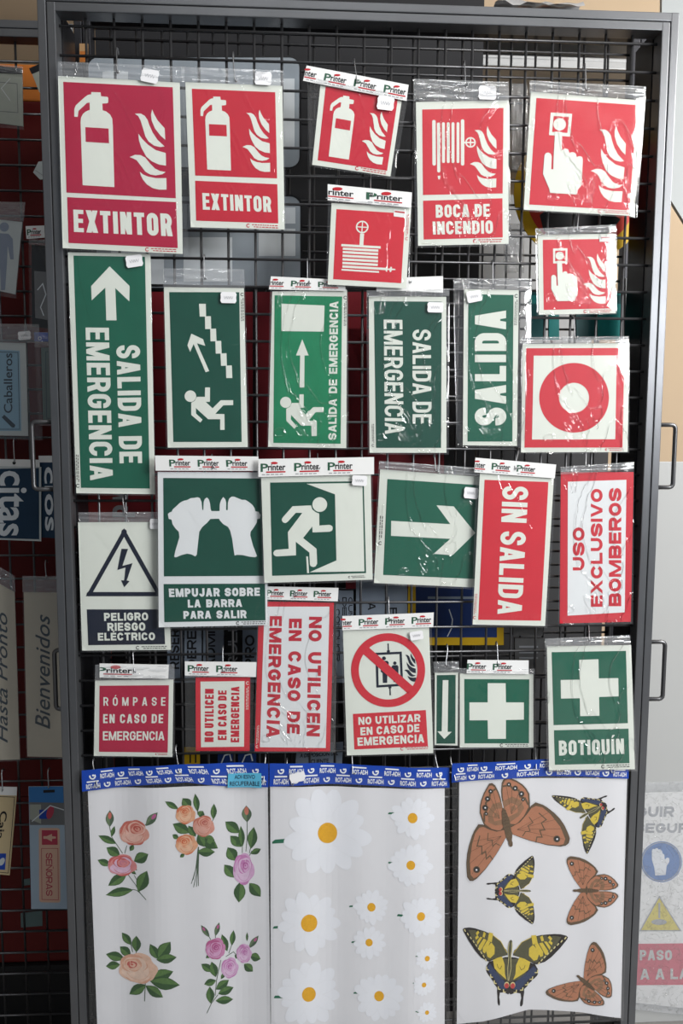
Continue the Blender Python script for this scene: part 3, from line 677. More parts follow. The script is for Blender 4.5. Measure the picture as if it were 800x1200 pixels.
s = Sign('exit_sign', 'square green sign with white man running through an open white doorway', 'sign', q('I', (18, 117), (413, 105), (420, 490), (30, 502)), -.0375, (.0, -.012))
s.art('green_panel', (q('Z8', (70, 95), (745, 85), (762, 748), (85, 768)), GREEND, 1))
s.art('doorway_pictogram', (q('Z8', (332, 104), (735, 98), (750, 736), (355, 742), (548, 657), (538, 180)), WHITEP, 2), (q('Z8', (330, 628), (343, 628), (351, 748), (337, 748)), WHITEP, 2))
s.art('running_man_pictogram', (disc(q('Z8', (428, 254))[0], 53/6.154), WHITEP, 2),
      (q('Z8', (232, 266), (365, 260), (375, 290), (400, 310), (424, 318), (425, 405), (500, 400), (518, 410), (522, 425), (516, 442), (500, 450), (376, 455), (374, 412), (308, 495), (405, 573), (409, 680), (398, 700), (382, 705), (365, 700), (357, 688), (353, 600), (255, 522), (257, 620), (115, 628), (98, 620), (92, 603), (100, 588), (115, 580), (204, 573), (198, 453), (302, 314), (255, 314), (195, 380), (180, 388), (163, 382), (153, 365), (160, 348)), WHITEP, 2))
s.fine(q('I', (332, 476), (392, 474), (392, 484), (332, 486)), BLACK)
s.bag(q('I', (12, 108), (420, 100), (426, 498), (24, 508)), amp=.0008)
s.card(q('I', (8, 55), (425, 48), (425, 110), (8, 120)), 4, .04, .29, .0048); s.price(q('I', (373, 133))[0], 18, 12, .05, .0056)
hook(372, 534, 549, s.y, 'the doorway running man sign')

s = Sign('direction_sign', 'square green sign with one big white arrow pointing right', 'sign', q('I', (447, 92), (842, 122), (825, 520), (425, 502)), -.0145, (.0, -.02))
s.art('green_panel', (q('I', (473, 127), (815, 150), (803, 488), (458, 473)), GREEN, 1))
s.art('arrow_pictogram', (q('I', (487, 278), (700, 290), (650, 222), (712, 226), (790, 322), (708, 402), (640, 397), (700, 343), (486, 332)), WHITEP, 2))
s.fine(q('I', (440, 365), (445, 258), (460, 258), (454, 365)), BLACK)
s.bag(q('I', (442, 62), (846, 90), (832, 528), (420, 508)), BAGC); s.price(q('I', (775, 178))[0], 17, 13, .1)
hook(509, 534, 552, s.y, 'the right pointing arrow sign', 510)

s = Sign('direction_sign', 'red SIN SALIDA sign with white border and letters reading downwards', 'sign', q('J', (68, 106), (335, 118), (303, 657), (42, 652)), -.0265, (-.008, -.015))
s.art('red_panel', (q('J', (85, 130), (315, 138), (288, 638), (62, 635)), REDB, 1))
s.art('lettering', (caps('SIN SALIDA', q('J', (243, 156), (218, 622), (131, 618), (150, 152)), .185), WHITEP, 2))
s.fine(q('J', (44, 632), (50, 536), (60, 537), (54, 633)), RED)
s.bag(q('J', (56, 95), (345, 112), (310, 664), (36, 658)), amp=.0008)
s.card(q('J', (52, 50), (343, 75), (338, 125), (48, 103)), 3, -.08, .31)
hook(607, 526, 549, s.y, 'the sin salida sign', 603)

s = Sign('restriction_sign', 'red bordered white USO EXCLUSIVO BOMBEROS sign with red letters reading upwards', 'sign', q('J', (360, 103), (622, 102), (612, 642), (356, 648)), -.0145, (.0, -.012), m=REDB)
s.art('white_panel', (q('J', (385, 137), (596, 130), (590, 608), (384, 620)), PLAIN, 1))
s.art('lettering', (caps('USO', q('J', (403, 457), (403, 302), (445, 302), (445, 457)), .27), REDB, 2),
      (caps('EXCLUSIVO', q('J', (468, 588), (468, 163), (510, 163), (510, 588)), .27), REDB, 2),
      (caps('BOMBEROS', q('J', (533, 586), (533, 160), (578, 160), (577, 586)), .27), REDB, 2))
s.bag(q('J', (358, 84), (624, 65), (620, 650), (350, 655)), BAGC)
hook(686, 527, 546, s.y, 'the exclusive use sign')

# ------------------------------------------------------------------ warnings and prohibitions
s = Sign('warning_sign', 'white PELIGRO RIESGO ELÉCTRICO sign with dark triangle and lightning bolt', 'sign', q('H', (38, 307), (386, 305), (400, 805), (54, 808)), -.0115, (.01, -.01))
s.art('triangle_pictogram', (stroke(q('Y3', (443, 112), (118, 690), (768, 690)), 5, True), NAVY, 1), (disc(q('Y3', (443, 107))[0], 3.2), NAVY, 1), (disc(q('Y3', (113, 690))[0], 2.7), NAVY, 1), (disc(q('Y3', (773, 690))[0], 2.7), NAVY, 1),
      (q('Y3', (418, 265), (480, 266), (427, 425), (522, 400), (468, 562), (495, 568), (444, 626), (415, 560), (443, 562), (457, 440), (380, 464)), NAVY, 1))
s.art('caption_panel', (q('H', (72, 647), (372, 647), (378, 783), (78, 787)), NAVY, 1))
s.art('lettering', (caps('PELIGRO', q('H', (139, 661), (311, 659), (312, 690), (140, 692)), .25), WHITEP, 2), (caps('RIESGO', q('H', (152, 700), (300, 698), (301, 730), (153, 731)), .25), WHITEP, 2),
      (caps('ELÉCTRICO', q('H', (115, 739), (338, 737), (339, 767), (116, 769)), .25), WHITEP, 2))
s.fine(q('H', (264, 790), (384, 788), (384, 802), (264, 804)), BLACK)
s.bag(q('H', (38, 268), (392, 266), (408, 812), (48, 815)), amp=.0007); s.price(q('H', (338, 313))[0], 12, 12, .0)
hook(144, 582, 602, s.y, 'the electric hazard sign', 146)

s = Sign('break_glass_sign', 'small crimson square RÓMPASE EN CASO DE EMERGENCIA sign with white letters', 'sign', q('K', (105, 192), (410, 188), (406, 490), (100, 486)), -.0145, (.0, -.02))
s.art('red_panel', (q('K', (122, 212), (393, 210), (388, 473), (120, 470)), CRIM, 1))
s.art('lettering', (caps('RÓMPASE', q('K', (137, 257), (380, 257), (379, 290), (137, 290)), .17, gap=.52), WHITEP, 2),
      (caps('EN CASO DE', q('K', (136, 323), (378, 323), (377, 358), (136, 358)), .2, gap=.2, space=.85), WHITEP, 2), (caps('EMERGENCIA', q('K', (135, 390), (376, 390), (375, 425), (135, 425)), .18), WHITEP, 2))
s.fine(q('K', (340, 474), (386, 475), (386, 484), (340, 484)), RED)
s.bag(q('K', (104, 130), (416, 128), (416, 494), (96, 492)))
s.card(q('K', (122, 125), (392, 130), (390, 185), (122, 180)), 2, -.04, .72)
hook(156, 764, 787, s.y, 'the crimson break glass sign', 157)

s = Sign('lift_notice', 'small red bordered NO UTILICEN EN CASO DE EMERGENCIA notice, its red letters reading upwards', 'sign', q('K', (497, 180), (710, 178), (708, 467), (498, 467)), -.0105, (.0, -.02), m=REDB)
s.art('white_panel', (q('K', (516, 196), (688, 194), (686, 450), (518, 452)), WHITEP, 1))
s.art('lettering', (caps('NO UTILICEN', q('K', (532, 432), (534, 222), (568, 222), (567, 432)), .25), RED, 2), (caps('EN CASO DE', q('K', (584, 424), (585, 226), (618, 226), (618, 424)), .25), RED, 2),
      (caps('EMERGENCIA', q('K', (634, 433), (636, 215), (668, 215), (667, 433)), .25), RED, 2))
s.fine(q('K', (706, 195), (703, 305), (692, 305), (694, 195)), WHITE)
s.bag(q('K', (455, 168), (726, 168), (722, 472), (457, 472)), amp=.0008)
s.card(q('K', (455, 117), (735, 120), (733, 178), (455, 172)), 3, .06, .40)
hook(261, 760, 786, s.y, 'the small red bordered lift notice')

s = Sign('lift_notice', 'large red bordered NO UTILICEN EN CASO DE EMERGENCIA notice, its red letters reading downwards', 'sign', q('L', (45, 83), (337, 88), (322, 668), (28, 668)), -.0175, (.0, -.006), m=REDB)
s.art('white_panel', (q('L', (66, 103), (320, 103), (305, 655), (48, 652)), PLAIN, 1))
s.art('lettering', (caps('NO UTILICEN', q('L', (290, 143), (282, 614), (230, 612), (240, 142)), .27, space=.85), RED, 2), (caps('EN CASO DE', q('L', (212, 150), (203, 608), (153, 605), (162, 150)), .27, space=.85), RED, 2),
      (caps('EMERGENCIA', q('L', (134, 140), (125, 617), (73, 613), (87, 140)), .27), RED, 2))
s.fine(q('L', (32, 655), (36, 565), (46, 566), (42, 656)), WHITE)
s.bag(q('L', (40, 74), (352, 80), (342, 674), (24, 674)), BAGC, amp=.0008)
s.card(q('L', (66, 24), (355, 30), (352, 82), (64, 75)), 3, .05, .32)
hook(345, 683, 698, s.y, 'the large red bordered lift notice')

s = Sign('lift_prohibition_sign', 'tall white NO UTILIZAR EN CASO DE EMERGENCIA sign with red prohibition ring over a lift', 'sign', q('L', (372, 185), (708, 175), (725, 675), (388, 684)), -.0225, (.0, -.015))
k = 1/8
s.art('lift_pictogram', (stroke(q('Y2', (289, 250), (514, 240), (528, 540), (298, 555)), 22*k, True), NAVY, 1), (stroke(q('Y2', (397, 152), (400, 225)), 12*k), NAVY, 1), (q('Y2', (385, 218), (413, 216), (414, 245), (387, 246)), NAVY, 1),
      (stroke(q('Y2', (414, 560), (417, 638)), 12*k), NAVY, 1), (q('Y2', (400, 550), (428, 548), (428, 572), (401, 574)), NAVY, 1),
      (disc(q('Y2', (358, 292))[0], 18*k), NAVY, 1), (q('Y2', (350, 315), (390, 315), (403, 330), (402, 430), (390, 430), (388, 522), (348, 522), (345, 430), (328, 418), (330, 330)), NAVY, 1),
      (disc(q('Y2', (460, 337))[0], 16*k), NAVY, 1), (q('Y2', (440, 357), (482, 355), (494, 370), (494, 445), (480, 445), (478, 515), (448, 515), (446, 440), (428, 430), (428, 372)), NAVY, 1),
      ([sq_to(q('Z1', (436, 230), (667, 230), (667, 732), (436, 732)), f, q('Y2', (540, 247), (655, 243), (660, 510), (552, 514))) for f in FLAME], NAVY, 1))
s.art('prohibition_ring', (ring(q('Y2', (397, 403))[0], 347*k, 275*k, 64), REDB, 2), (stroke(q('Y2', (190, 220), (610, 592)), 82*k), REDB, 2))
s.art('caption_panel', (q('L', (411, 522), (696, 507), (704, 648), (417, 661)), REDB, 1))
s.art('lettering', (caps('NO UTILIZAR', q('L', (432, 535), (676, 522), (677, 552), (433, 565)), .24), WHITEP, 2), (caps('EN CASO DE', q('L', (440, 575), (674, 561), (675, 592), (441, 606)), .24), WHITEP, 2),
      (caps('EMERGENCIA', q('L', (428, 615), (689, 601), (690, 634), (430, 647)), .24), WHITEP, 2))
s.fine(q('L', (596, 652), (706, 647), (707, 660), (597, 665)), RED)
s.bag(q('L', (364, 170), (718, 160), (732, 682), (380, 690)), amp=.0008)
s.card(q('L', (370, 140), (727, 126), (725, 183), (370, 195)), 4, -.09, .29); s.price(q('L', (660, 216))[0], 16, 10, -.15)
hook(455, 702, 726, s.y, 'the lift prohibition sign', 456)

s = Sign('direction_sign', 'narrow dark green strip sign with a thin white arrow pointing down', 'sign', q('M', (25, 183), (98, 182), (96, 410), (24, 408)), -.0105, (.0, -.02))
s.art('green_panel', (q('M', (31, 190), (90, 189), (89, 404), (30, 404)), GREEND, 1))
s.art('arrow_pictogram', (q('L', (762, 390), (784, 390), (781, 592), (797, 592), (768, 620), (741, 590), (758, 590)), WHITEP, 2))
s.bag(q('M', (20, 148), (100, 146), (102, 414), (20, 412)))
hook(524, 758, 780, s.y, 'the narrow down arrow sign', 522)

# ------------------------------------------------------------------ first aid
s = Sign('first_aid_sign', 'small square green sign with white cross and no words', 'sign', q('M', (103, 185), (333, 187), (333, 416), (103, 416)), -.0125, (.0, -.02))
s.art('green_panel', (q('M', (117, 202), (320, 203), (319, 403), (118, 403)), GREEN, 1))
s.art('cross_pictogram', (q('M', (190, 215), (246, 215), (247, 275), (303, 275), (303, 329), (247, 330), (247, 389), (191, 389), (190, 331), (133, 331), (133, 275), (190, 275)), WHITEP, 2))
s.fine(q('M', (228, 404), (320, 404), (320, 414), (228, 414)), BLACK)
s.bag(q('M', (98, 168), (338, 170), (340, 420), (98, 420)))
s.card(q('M', (127, 142), (318, 144), (318, 187), (124, 184)), 3, .02, .42)
hook(582, 755, 778, s.y, 'the small white cross sign', 583)

s = Sign('first_aid_sign', 'large green BOTIQUÍN sign with white cross above the caption', 'sign', q('M', (375, 100), (638, 96), (650, 484), (382, 487)), -.0355, (.008, -.015))
s.art('green_panel', (q('M', (390, 118), (622, 114), (628, 340), (396, 346)), GREEN, 1)); s.art('caption_panel', (q('M', (397, 362), (630, 357), (633, 465), (400, 470)), GREEN, 1))
s.art('cross_pictogram', (q('M', (476, 142), (536, 140), (537, 200), (598, 199), (599, 256), (538, 258), (539, 317), (479, 318), (478, 262), (419, 263), (418, 205), (477, 204)), WHITEP, 2))
s.art('lettering', (caps('BOTIQUÍN', q('M', (412, 395), (615, 388), (617, 436), (413, 441)), .21), WHITEP, 2))
s.fine(q('M', (545, 470), (636, 467), (636, 479), (545, 482)), BLACK)
s.bag(q('M', (368, 76), (636, 65), (658, 490), (376, 494)), BAGC)
hook(689, 730, 750, s.y, 'the botiquín sign', 690)

# ------------------------------------------------------------------ sticker sheets in bags along the bottom
BLUE = mat('header_blue', (.012, .055, .36), .4, var=.1)
INKW = mat('white_ink', (.75, .77, .8), .5, var=.02)
SHEETM = mat('sticker_sheet', (.70, .70, .725), .5, var=.03, scale=9)
def waver(a, ph, k=24, k2=55): return lambda x, z: a*math.sin(k*x+ph) + a*.4*math.sin(k2*x+1.7*ph)
def lerp_poly(P, u):
    n = len(P)-1; f = min(max(u, 0), .99999)*n; i = int(f); f -= i
    return (P[i][0]*(1-f)+P[i+1][0]*f, P[i][1]*(1-f)+P[i+1][1]*f)
class Sheet:
    def __init__(s, label, y, Q, top, bot, bagQ, wave, bottom=None):
        s.pl = Plane(y); s.Q = Q; s.wave = wave; s.y = y
        s.org = (s.pl.at(Q[2])+s.pl.at(Q[3]))/2
        s.root = thing('sticker_sheet', label, 'sticker sheet', s.org, 'sticker sheets on the rack')
        pts = Q[:3] + (bottom or []) + Q[3:]
        bm = bmesh.new(); add_plate(bm, [s.pl.at(p) for p in pts], Vector((0, .0006, 0))); warp(bm, wave)
        bm_obj('sheet', bm, SHEETM, s.root, s.org)
        strip = lambda u, v: (lerp_poly(top, u)[0]*(1-v)+lerp_poly(bot, u)[0]*v, lerp_poly(top, u)[1]*(1-v)+lerp_poly(bot, u)[1]*v)
        n = 30; ol = [strip(i/n, 0) for i in range(n+1)] + [strip(i/n, 1) for i in range(n, -1, -1)]
        bm = bmesh.new(); add_plate(bm, [s.pl.at(p, -.0036) for p in ol], Vector((0, .0006, 0))); warp(bm, wave)
        hd = bm_obj('header_card', bm, BLUE, s.root, s.org)
        a = Art()
        def box(u0, v0, u1, v1): return [strip(u0, v0), strip(u1, v0), strip(u1, v1), strip(u0, v1)]
        for row in range(2):
            for i in range(7):
                u = -.06+i*.175+(.085 if row else 0); v = .12+.44*row
                if u > -.01 and u+.085 < .995:
                    a.add(typed('ROT-ADH', box(u, v+.12, u+.085, v+.36), .03), INKW)
                    a.add(box(u+.005, v-.02, u+.078, v+.05), INKW)
                u += .115
                if 0 < u < .96: a.add(stroke(arc(*strip(u+.012, v+.2), 3.1, 3.1, -40, 200), 1.6), INKW); a.add(disc(strip(u+.016, v+.16), 1.2), INKW)
        h = a.build('printed_logo', s.pl, hd, s.org, .0038, wave=wave)
        film('clear_bag', s.pl, bagQ, s.root, s.org, (-.0058, .003), BAGS, .0006, 5, wave)
    def art(s, name, a): return a.build(name, s.pl, s.root, s.org, .0002, .00005, s.wave)
def leaf(a, p0, p1, w, dk, lt, layer=2, s=1.0):
    """pointed leaf, tip p0 to base p1 (pixels), w wide, two-tone about the midrib"""
    d = Vector(p1)-Vector(p0); n = Vector((-d.y, d.x)).normalized()*w/2; c = Vector(p0)
    prof = ((0, 0), (.12, .36), (.28, .78), (.45, 1), (.62, .95), (.8, .62), (.93, .25), (1, 0))
    up = [tuple(c+d*t+n*k) for t, k in prof]; dn = [tuple(c+d*t-n*k) for t, k in prof]
    a.add(up+dn[-2:0:-1], dk, layer); a.add([tuple(c+d*t+n*k*.85) for t, k in prof]+[tuple(c+d*.9-n*.05), tuple(c+d*.5-n*.12), tuple(c+d*.12-n*.02)], lt, layer+1)
    a.add(stroke([p0, tuple(c+d*.5-n*.08), p1], .4), dk, layer+2)
LFD = mat('leaf_dark_ink', (.035, .085, .03), .5, var=.3, scale=200); LFL = mat('leaf_light_ink', (.085, .17, .05), .5, var=.35, scale=200)
LGD = mat('leaf_grey_ink', (.06, .10, .06), .5, var=.3, scale=200); LGL = mat('leaf_grey_light_ink', (.13, .19, .10), .5, var=.3, scale=200)
STEM = mat('stem_ink', (.06, .10, .06), .5)
PAL = {'coral': [(.50, .13, .10), (.62, .30, .24), (.68, .42, .35), (.45, .08, .06)], 'rosered': [(.50, .10, .10), (.60, .22, .22), (.62, .42, .55), (.50, .18, .24)],
       'orange': [(.58, .17, .08), (.66, .34, .20), (.68, .42, .28), (.56, .12, .05)], 'salmon': [(.50, .16, .11), (.60, .28, .22), (.62, .33, .27), (.42, .10, .08)],
       'lilac': [(.50, .20, .42), (.60, .36, .56), (.64, .46, .62), (.42, .12, .32)], 'peach': [(.62, .34, .24), (.68, .45, .34), (.70, .52, .42), (.50, .12, .10)],
       'magenta': [(.42, .10, .24), (.54, .22, .40), (.58, .32, .50), (.36, .06, .20)]}
def rose(a, c, rx, ry, pal, core=(0, -.12), L=6, rot=0.0, seed=1):
    cs = [mat('%s_petal_%d' % (pal, i), p, .5, var=.22, scale=120) for i, p in enumerate(PAL[pal])]
    r = random.Random(seed)
    def P(x, y):
        x, y = x*math.cos(rot)-y*math.sin(rot), x*math.sin(rot)+y*math.cos(rot); return (c[0]+x*rx, c[1]+y*ry)
    def blob(cx, cy, bx, by, n=26, wob=.06, br=0.0):
        o = []; p1 = r.uniform(0, 6)
        for i in range(n):
            t = 2*math.pi*i/n; k = 1+wob*math.sin(3*t+p1)+wob*.6*math.sin(5*t+2*p1)
            x, y = bx*k*math.cos(t), by*k*math.sin(t); o.append(P(cx+x*math.cos(br)-y*math.sin(br), cy+x*math.sin(br)+y*math.cos(br)))
        return o
    for i, t in enumerate((.3, 1.5, 2.7, 3.8, 5.0)):          # outer guard petals
        a.add(blob(.42*math.cos(t), .42*math.sin(t), .6, .52, br=t+1.57), cs[0 if i % 2 else 1], L+i % 2)
    a.add(blob(0, .05, .82, .78), cs[1], L+2)
    a.add(blob(-.08, .22, .66, .55), cs[2], L+3); a.add(blob(core[0]*.6, core[1]-.05, .60, .56), cs[0], L+4); a.add(blob(core[0]*.6+.03, core[1]+.02, .55, .50), cs[2], L+5)
    a.add(blob(core[0]*.8, core[1], .42, .40), cs[0], L+6); a.add(blob(core[0]+.03, core[1]+.05, .37, .33), cs[1], L+7)
    a.add(blob(core[0], core[1], .24, .22), cs[3], L+8); a.add(blob(core[0]+.03, core[1]+.03, .15, .13), cs[1], L+9); a.add(blob(core[0], core[1], .07, .06), cs[3], L+10)
    a.add(stroke([P(.55*math.cos(t), .12+.58*math.sin(t)) for t in [k*.2 for k in range(0, 15)]], .5), cs[0], L+6)
    a.add(stroke([P(-.1+.8*math.cos(t), .05+.78*math.sin(t)) for t in [1.9+k*.15 for k in range(0, 12)]], .45), cs[2], L+4)
def stems(a, crop, *lines, w=.7):
    for l in lines: a.add(stroke(q(crop, *l), w), STEM, 1)
def leaves(a, crop, L, dk=LFD, lt=LFL):
    k = CROPS[crop][2]
    for x0, y0, x1, y1, w in L: leaf(a, q(crop, (x0, y0))[0], q(crop, (x1, y1))[0], w/k, dk, lt)
def bud(a, crop, x0, y0, x1, y1, w, pal, dk=LGD, lt=LGL):
    k = CROPS[crop][2]; leaf(a, q(crop, (x0, y0))[0], q(crop, (x1, y1))[0], w/k, dk, lt)
    a.add(disc(q(crop, (x0*.68+x1*.32, y0*.68+y1*.32))[0], w*.22/k, w*.42/k, 14, math.atan2(y1-y0, x1-x0)-1.57), mat('%s_petal_0' % pal, PAL[pal][0]), 5)

s = Sheet('clear bagged sheet of rose stickers under a blue header, lowest left', -.029, q('P', (42, 150), (745, 128), (756, 1100), (80, 1100)),
          q('P', (18, 78), (140, 68), (260, 60), (390, 52), (560, 49), (748, 50)), q('P', (20, 160), (150, 146), (300, 128), (430, 122), (600, 142), (748, 142)),
          q('P', (18, 76), (749, 46), (757, 1110), (50, 1110)), waver(.0030, .4))
a = Art()
stems(a, 'X1', ((140, 225), (165, 340), (205, 400), (265, 490)), ((305, 415), (285, 490)), ((310, 680), (390, 780), (430, 850), (490, 912)), ((360, 825), (400, 830), (440, 860)), ((375, 690), (400, 730)), ((500, 190), (470, 225)), w=.8)
leaves(a, 'X1', [(190, 233, 160, 335, 40), (40, 318, 205, 398, 66), (115, 433, 240, 510, 92), (33, 546, 155, 600, 66), (512, 482, 375, 560, 105), (130, 792, 305, 680, 95), (500, 640, 415, 842, 120), (108, 878, 365, 828, 85), (405, 640, 330, 610, 34), (395, 680, 330, 640, 34), (335, 465, 370, 405, 46)])
bud(a, 'X1', 145, 84, 145, 240, 76, 'coral'); bud(a, 'X1', 600, 88, 488, 218, 74, 'magenta')
k = 1/8
rose(a, q('X1', (375, 292))[0], 155*k, 128*k, 'coral', (.18, -.32), seed=3); rose(a, q('X1', (262, 600))[0], 148*k, 108*k, 'rosered', (.05, -.2), seed=4)
s.art('rose_print', a)
a = Art()
stems(a, 'X2', ((110, 170), (150, 200)), ((275, 190), (280, 230)), ((402, 262), (380, 300)), ((282, 480), (262, 660), (228, 768)), ((284, 480), (270, 680), (246, 796)), ((286, 480), (276, 680), (268, 792)), ((288, 500), (282, 680), (284, 785)), ((284, 480), (268, 640), (240, 740)), w=.8)
leaves(a, 'X2', [(25, 122, 128, 184, 46), (160, 100, 222, 178, 80), (258, 65, 278, 205, 50), (405, 145, 400, 268, 48), (320, 200, 290, 245, 60), (85, 298, 215, 370, 85), (82, 382, 130, 415, 40), (435, 495, 295, 405, 84), (412, 522, 275, 520, 72), (205, 315, 262, 400, 60), (330, 480, 280, 385, 70), (410, 430, 330, 400, 50), (140, 560, 175, 535, 30)])
k = 1/6.667
rose(a, q('X2', (185, 228))[0], 84*k, 80*k, 'orange', (-.1, -.3), seed=5); rose(a, q('X2', (325, 318))[0], 92*k, 88*k, 'salmon', (.1, -.3), seed=6); rose(a, q('X2', (192, 460))[0], 92*k, 86*k, 'orange', (-.2, -.25), seed=7)
s.art('rose_bouquet_print', a)
a = Art()
stems(a, 'X2', ((662, 285), (662, 420), (652, 530)), ((625, 480), (624, 540)), ((690, 490), (680, 540)), ((700, 520), (680, 560)), w=.8)
leaves(a, 'X2', [(492, 290, 602, 382, 86), (612, 328, 625, 492, 50), (530, 402, 618, 492, 76), (715, 335, 692, 505, 78), (770, 502, 692, 545, 46), (510, 492, 575, 600, 90), (485, 625, 565, 732, 80), (597, 928, 610, 765, 92), (768, 876, 680, 775, 90)])
bud(a, 'X2', 655, 168, 662, 298, 78, 'salmon')
rose(a, q('X2', (635, 665))[0], 90*k, 132*k, 'lilac', (.15, -.2), seed=8)
s.art('rose_print', a)
a = Art()
stems(a, 'X3', ((285, 180), (300, 245)), ((330, 235), (328, 260)), ((402, 480), (396, 622)), w=1.0)
leaves(a, 'X3', [(215, 95, 290, 190, 60), (330, 115, 330, 242, 76), (200, 205, 285, 275, 72), (92, 260, 235, 300, 74), (92, 355, 200, 345, 66), (440, 170, 505, 285, 72), (600, 150, 505, 275, 100), (648, 272, 490, 290, 76), (622, 382, 440, 440, 95), (672, 490, 440, 460, 100), (273, 577, 405, 492, 80), (542, 582, 405, 498, 80)])
rose(a, q('X3', (345, 368))[0], 168*k, 128*k, 'peach', (-.3, -.2), seed=9)
s.art('rose_print', a)
a = Art()
stems(a, 'X4', ((175, 235), (195, 275)), ((243, 230), (243, 260)), ((592, 375), (570, 400)), ((300, 490), (255, 700), (240, 860)), ((270, 850), (200, 940), (155, 1038)), ((350, 460), (430, 415), (450, 440)), ((410, 345), (380, 430)), w=.8)
leaves(a, 'X4', [(310, 225, 365, 405, 76), (430, 190, 412, 350, 60), (572, 215, 570, 308, 26), (712, 485, 600, 455, 92), (632, 622, 540, 545, 90), (97, 525, 215, 605, 80), (203, 503, 248, 665, 88), (127, 737, 250, 700, 76), (382, 705, 250, 795, 90), (430, 785, 272, 842, 90), (185, 762, 195, 938, 86), (426, 910, 245, 912, 86), (345, 620, 300, 690, 40), (145, 465, 200, 425, 40), (455, 490, 470, 430, 40)])
for b in ((95, 122, 182, 248, 54), (282, 98, 243, 238, 52), (692, 243, 588, 382, 56)): bud(a, 'X4', *b, 'magenta')
k = 1/8.889
rose(a, q('X4', (245, 370))[0], 112*k, 122*k, 'magenta', (.05, -.1), seed=10); rose(a, q('X4', (540, 435))[0], 86*k, 108*k, 'lilac', (.1, -.1), seed=11); rose(a, q('X4', (393, 580))[0], 96*k, 116*k, 'lilac', (.0, -.1), seed=12)
s.art('rose_print', a)
a = Art(); tq = q('P', (590, 92), (720, 88), (721, 146), (588, 146))
CY = mat('cyan_label', (.10, .42, .62), .5)
a.add(tq, CY, 30).add(typed('ADHESIVO', inset([bil(tq, .18, .02), bil(tq, .82, .02), bil(tq, .82, .5), bil(tq, .18, .5)], .02, .2), .02), NAVY, 31)
a.add(typed('RECUPERABLE', inset([bil(tq, .04, .48), bil(tq, .96, .48), bil(tq, .96, .98), bil(tq, .04, .98)], .02, .18), .02), NAVY, 31)
a.build('removable_label', s.pl, s.root, s.org, .0040, .00008, s.wave)
for (px, b, px2), end in zip(((109, 922, 114), (206, 906, 210), (311, 916, 309)), ('left end', 'middle', 'right end')): hook(px, b-30, b, s.y, 'the %s of the %s sticker sheet header' % (end, 'rose'), px2)

s = Sheet('clear bagged sheet of white daisy stickers under a blue header, bottom middle', -.0195, q('Q', (55, 138), (737, 148), (737, 1100), (58, 1100)),
          q('Q', (52, 48), (220, 48), (400, 55), (580, 62), (756, 68)), q('Q', (52, 138), (220, 132), (400, 132), (580, 140), (756, 146)),
          q('Q', (50, 46), (757, 64), (757, 1110), (54, 1110)), waver(.0028, 2.2))
PET = mat('daisy_petal_ink', (.76, .775, .82), .5, var=.02); PETE = mat('daisy_petal_edge', (.69, .695, .725), .5, var=.02); EYE = mat('daisy_eye_ink', (.70, .36, .015), .5, var=.25, scale=300); DASH = mat('daisy_stem_ink', (.015, .13, .07), .5)
for i, (cx, cy, R, r) in enumerate(((279, 324, 172, 38), (610, 259, 86, 19), (603, 443, 86, 17), (207, 673, 128, 32), (450, 610, 70, 16), (643, 644, 84, 16), (441, 748, 66, 14), (668, 810, 48, 10), (655, 912, 46, 9), (667, 1021, 42, 8), (206, 951, 128, 27), (480, 957, 98, 19))):
    a = Art(); rr = random.Random(i); n = 13 + i % 3; c = q('Q', (cx, cy))[0]
    for j in range(n):
        t = 2*math.pi*(j+.3*rr.random())/n; Rj = R*rr.uniform(.86, 1.04)/3.333
        pc = (c[0]+Rj*.58*math.cos(t), c[1]+Rj*.58*math.sin(t))
        a.add(disc(pc, Rj*.44, Rj*.225, 22, t), PETE, 1+(j % 2)*2); a.add(disc(pc, Rj*.44-.3, Rj*.225-.3, 22, t), PET, 2+(j % 2)*2)
    a.add(disc(c, r/3.333, r*1.06/3.333, 28), EYE, 7)
    s.art('daisy_print', a)
a = Art()
for x0, y0, x1, y1, w in ((63, 352, 152, 349, 17), (66, 687, 107, 686, 10), (70, 958, 108, 959, 11), (515, 242, 556, 243, 8), (515, 434, 542, 438, 7), (550, 638, 587, 641, 9), (364, 609, 383, 608, 7), (372, 748, 394, 748, 7), (380, 946, 407, 946, 7), (621, 798, 637, 798, 4), (611, 902, 622, 904, 4), (621, 1013, 634, 1017, 4)):
    a.add(q('Q', (x0, y0+w*.1), (x0+(x1-x0)*.12, y0-w*.42), (x0+(x1-x0)*.75, y1-w*.55), (x1, y1+w*.2), (x1-(x1-x0)*.2, y1+w*.4), (x0, y0+w*.5)), DASH, 1)
s.art('daisy_stem_print', a)
pt = q('Q', (160, 103))[0]
bm = bmesh.new(); add_plate(bm, [s.pl.at((pt[0]+x, pt[1]+y), -.0085) for x, y in ((-9, -3), (8, -7), (10, -1), (8, 4), (-6, 7), (-9, 2))], Vector((0, .0004, 0)))
bm_obj('price_tag', bm, TAGM, s.root, s.org)
for (px, b, px2), end in zip(((336, 919, 341), (412, 906, 413), (510, 914, 516)), ('left end', 'middle', 'right end')): hook(px, b-27, b, s.y, 'the %s of the %s sticker sheet header' % (end, 'daisy'), px2)

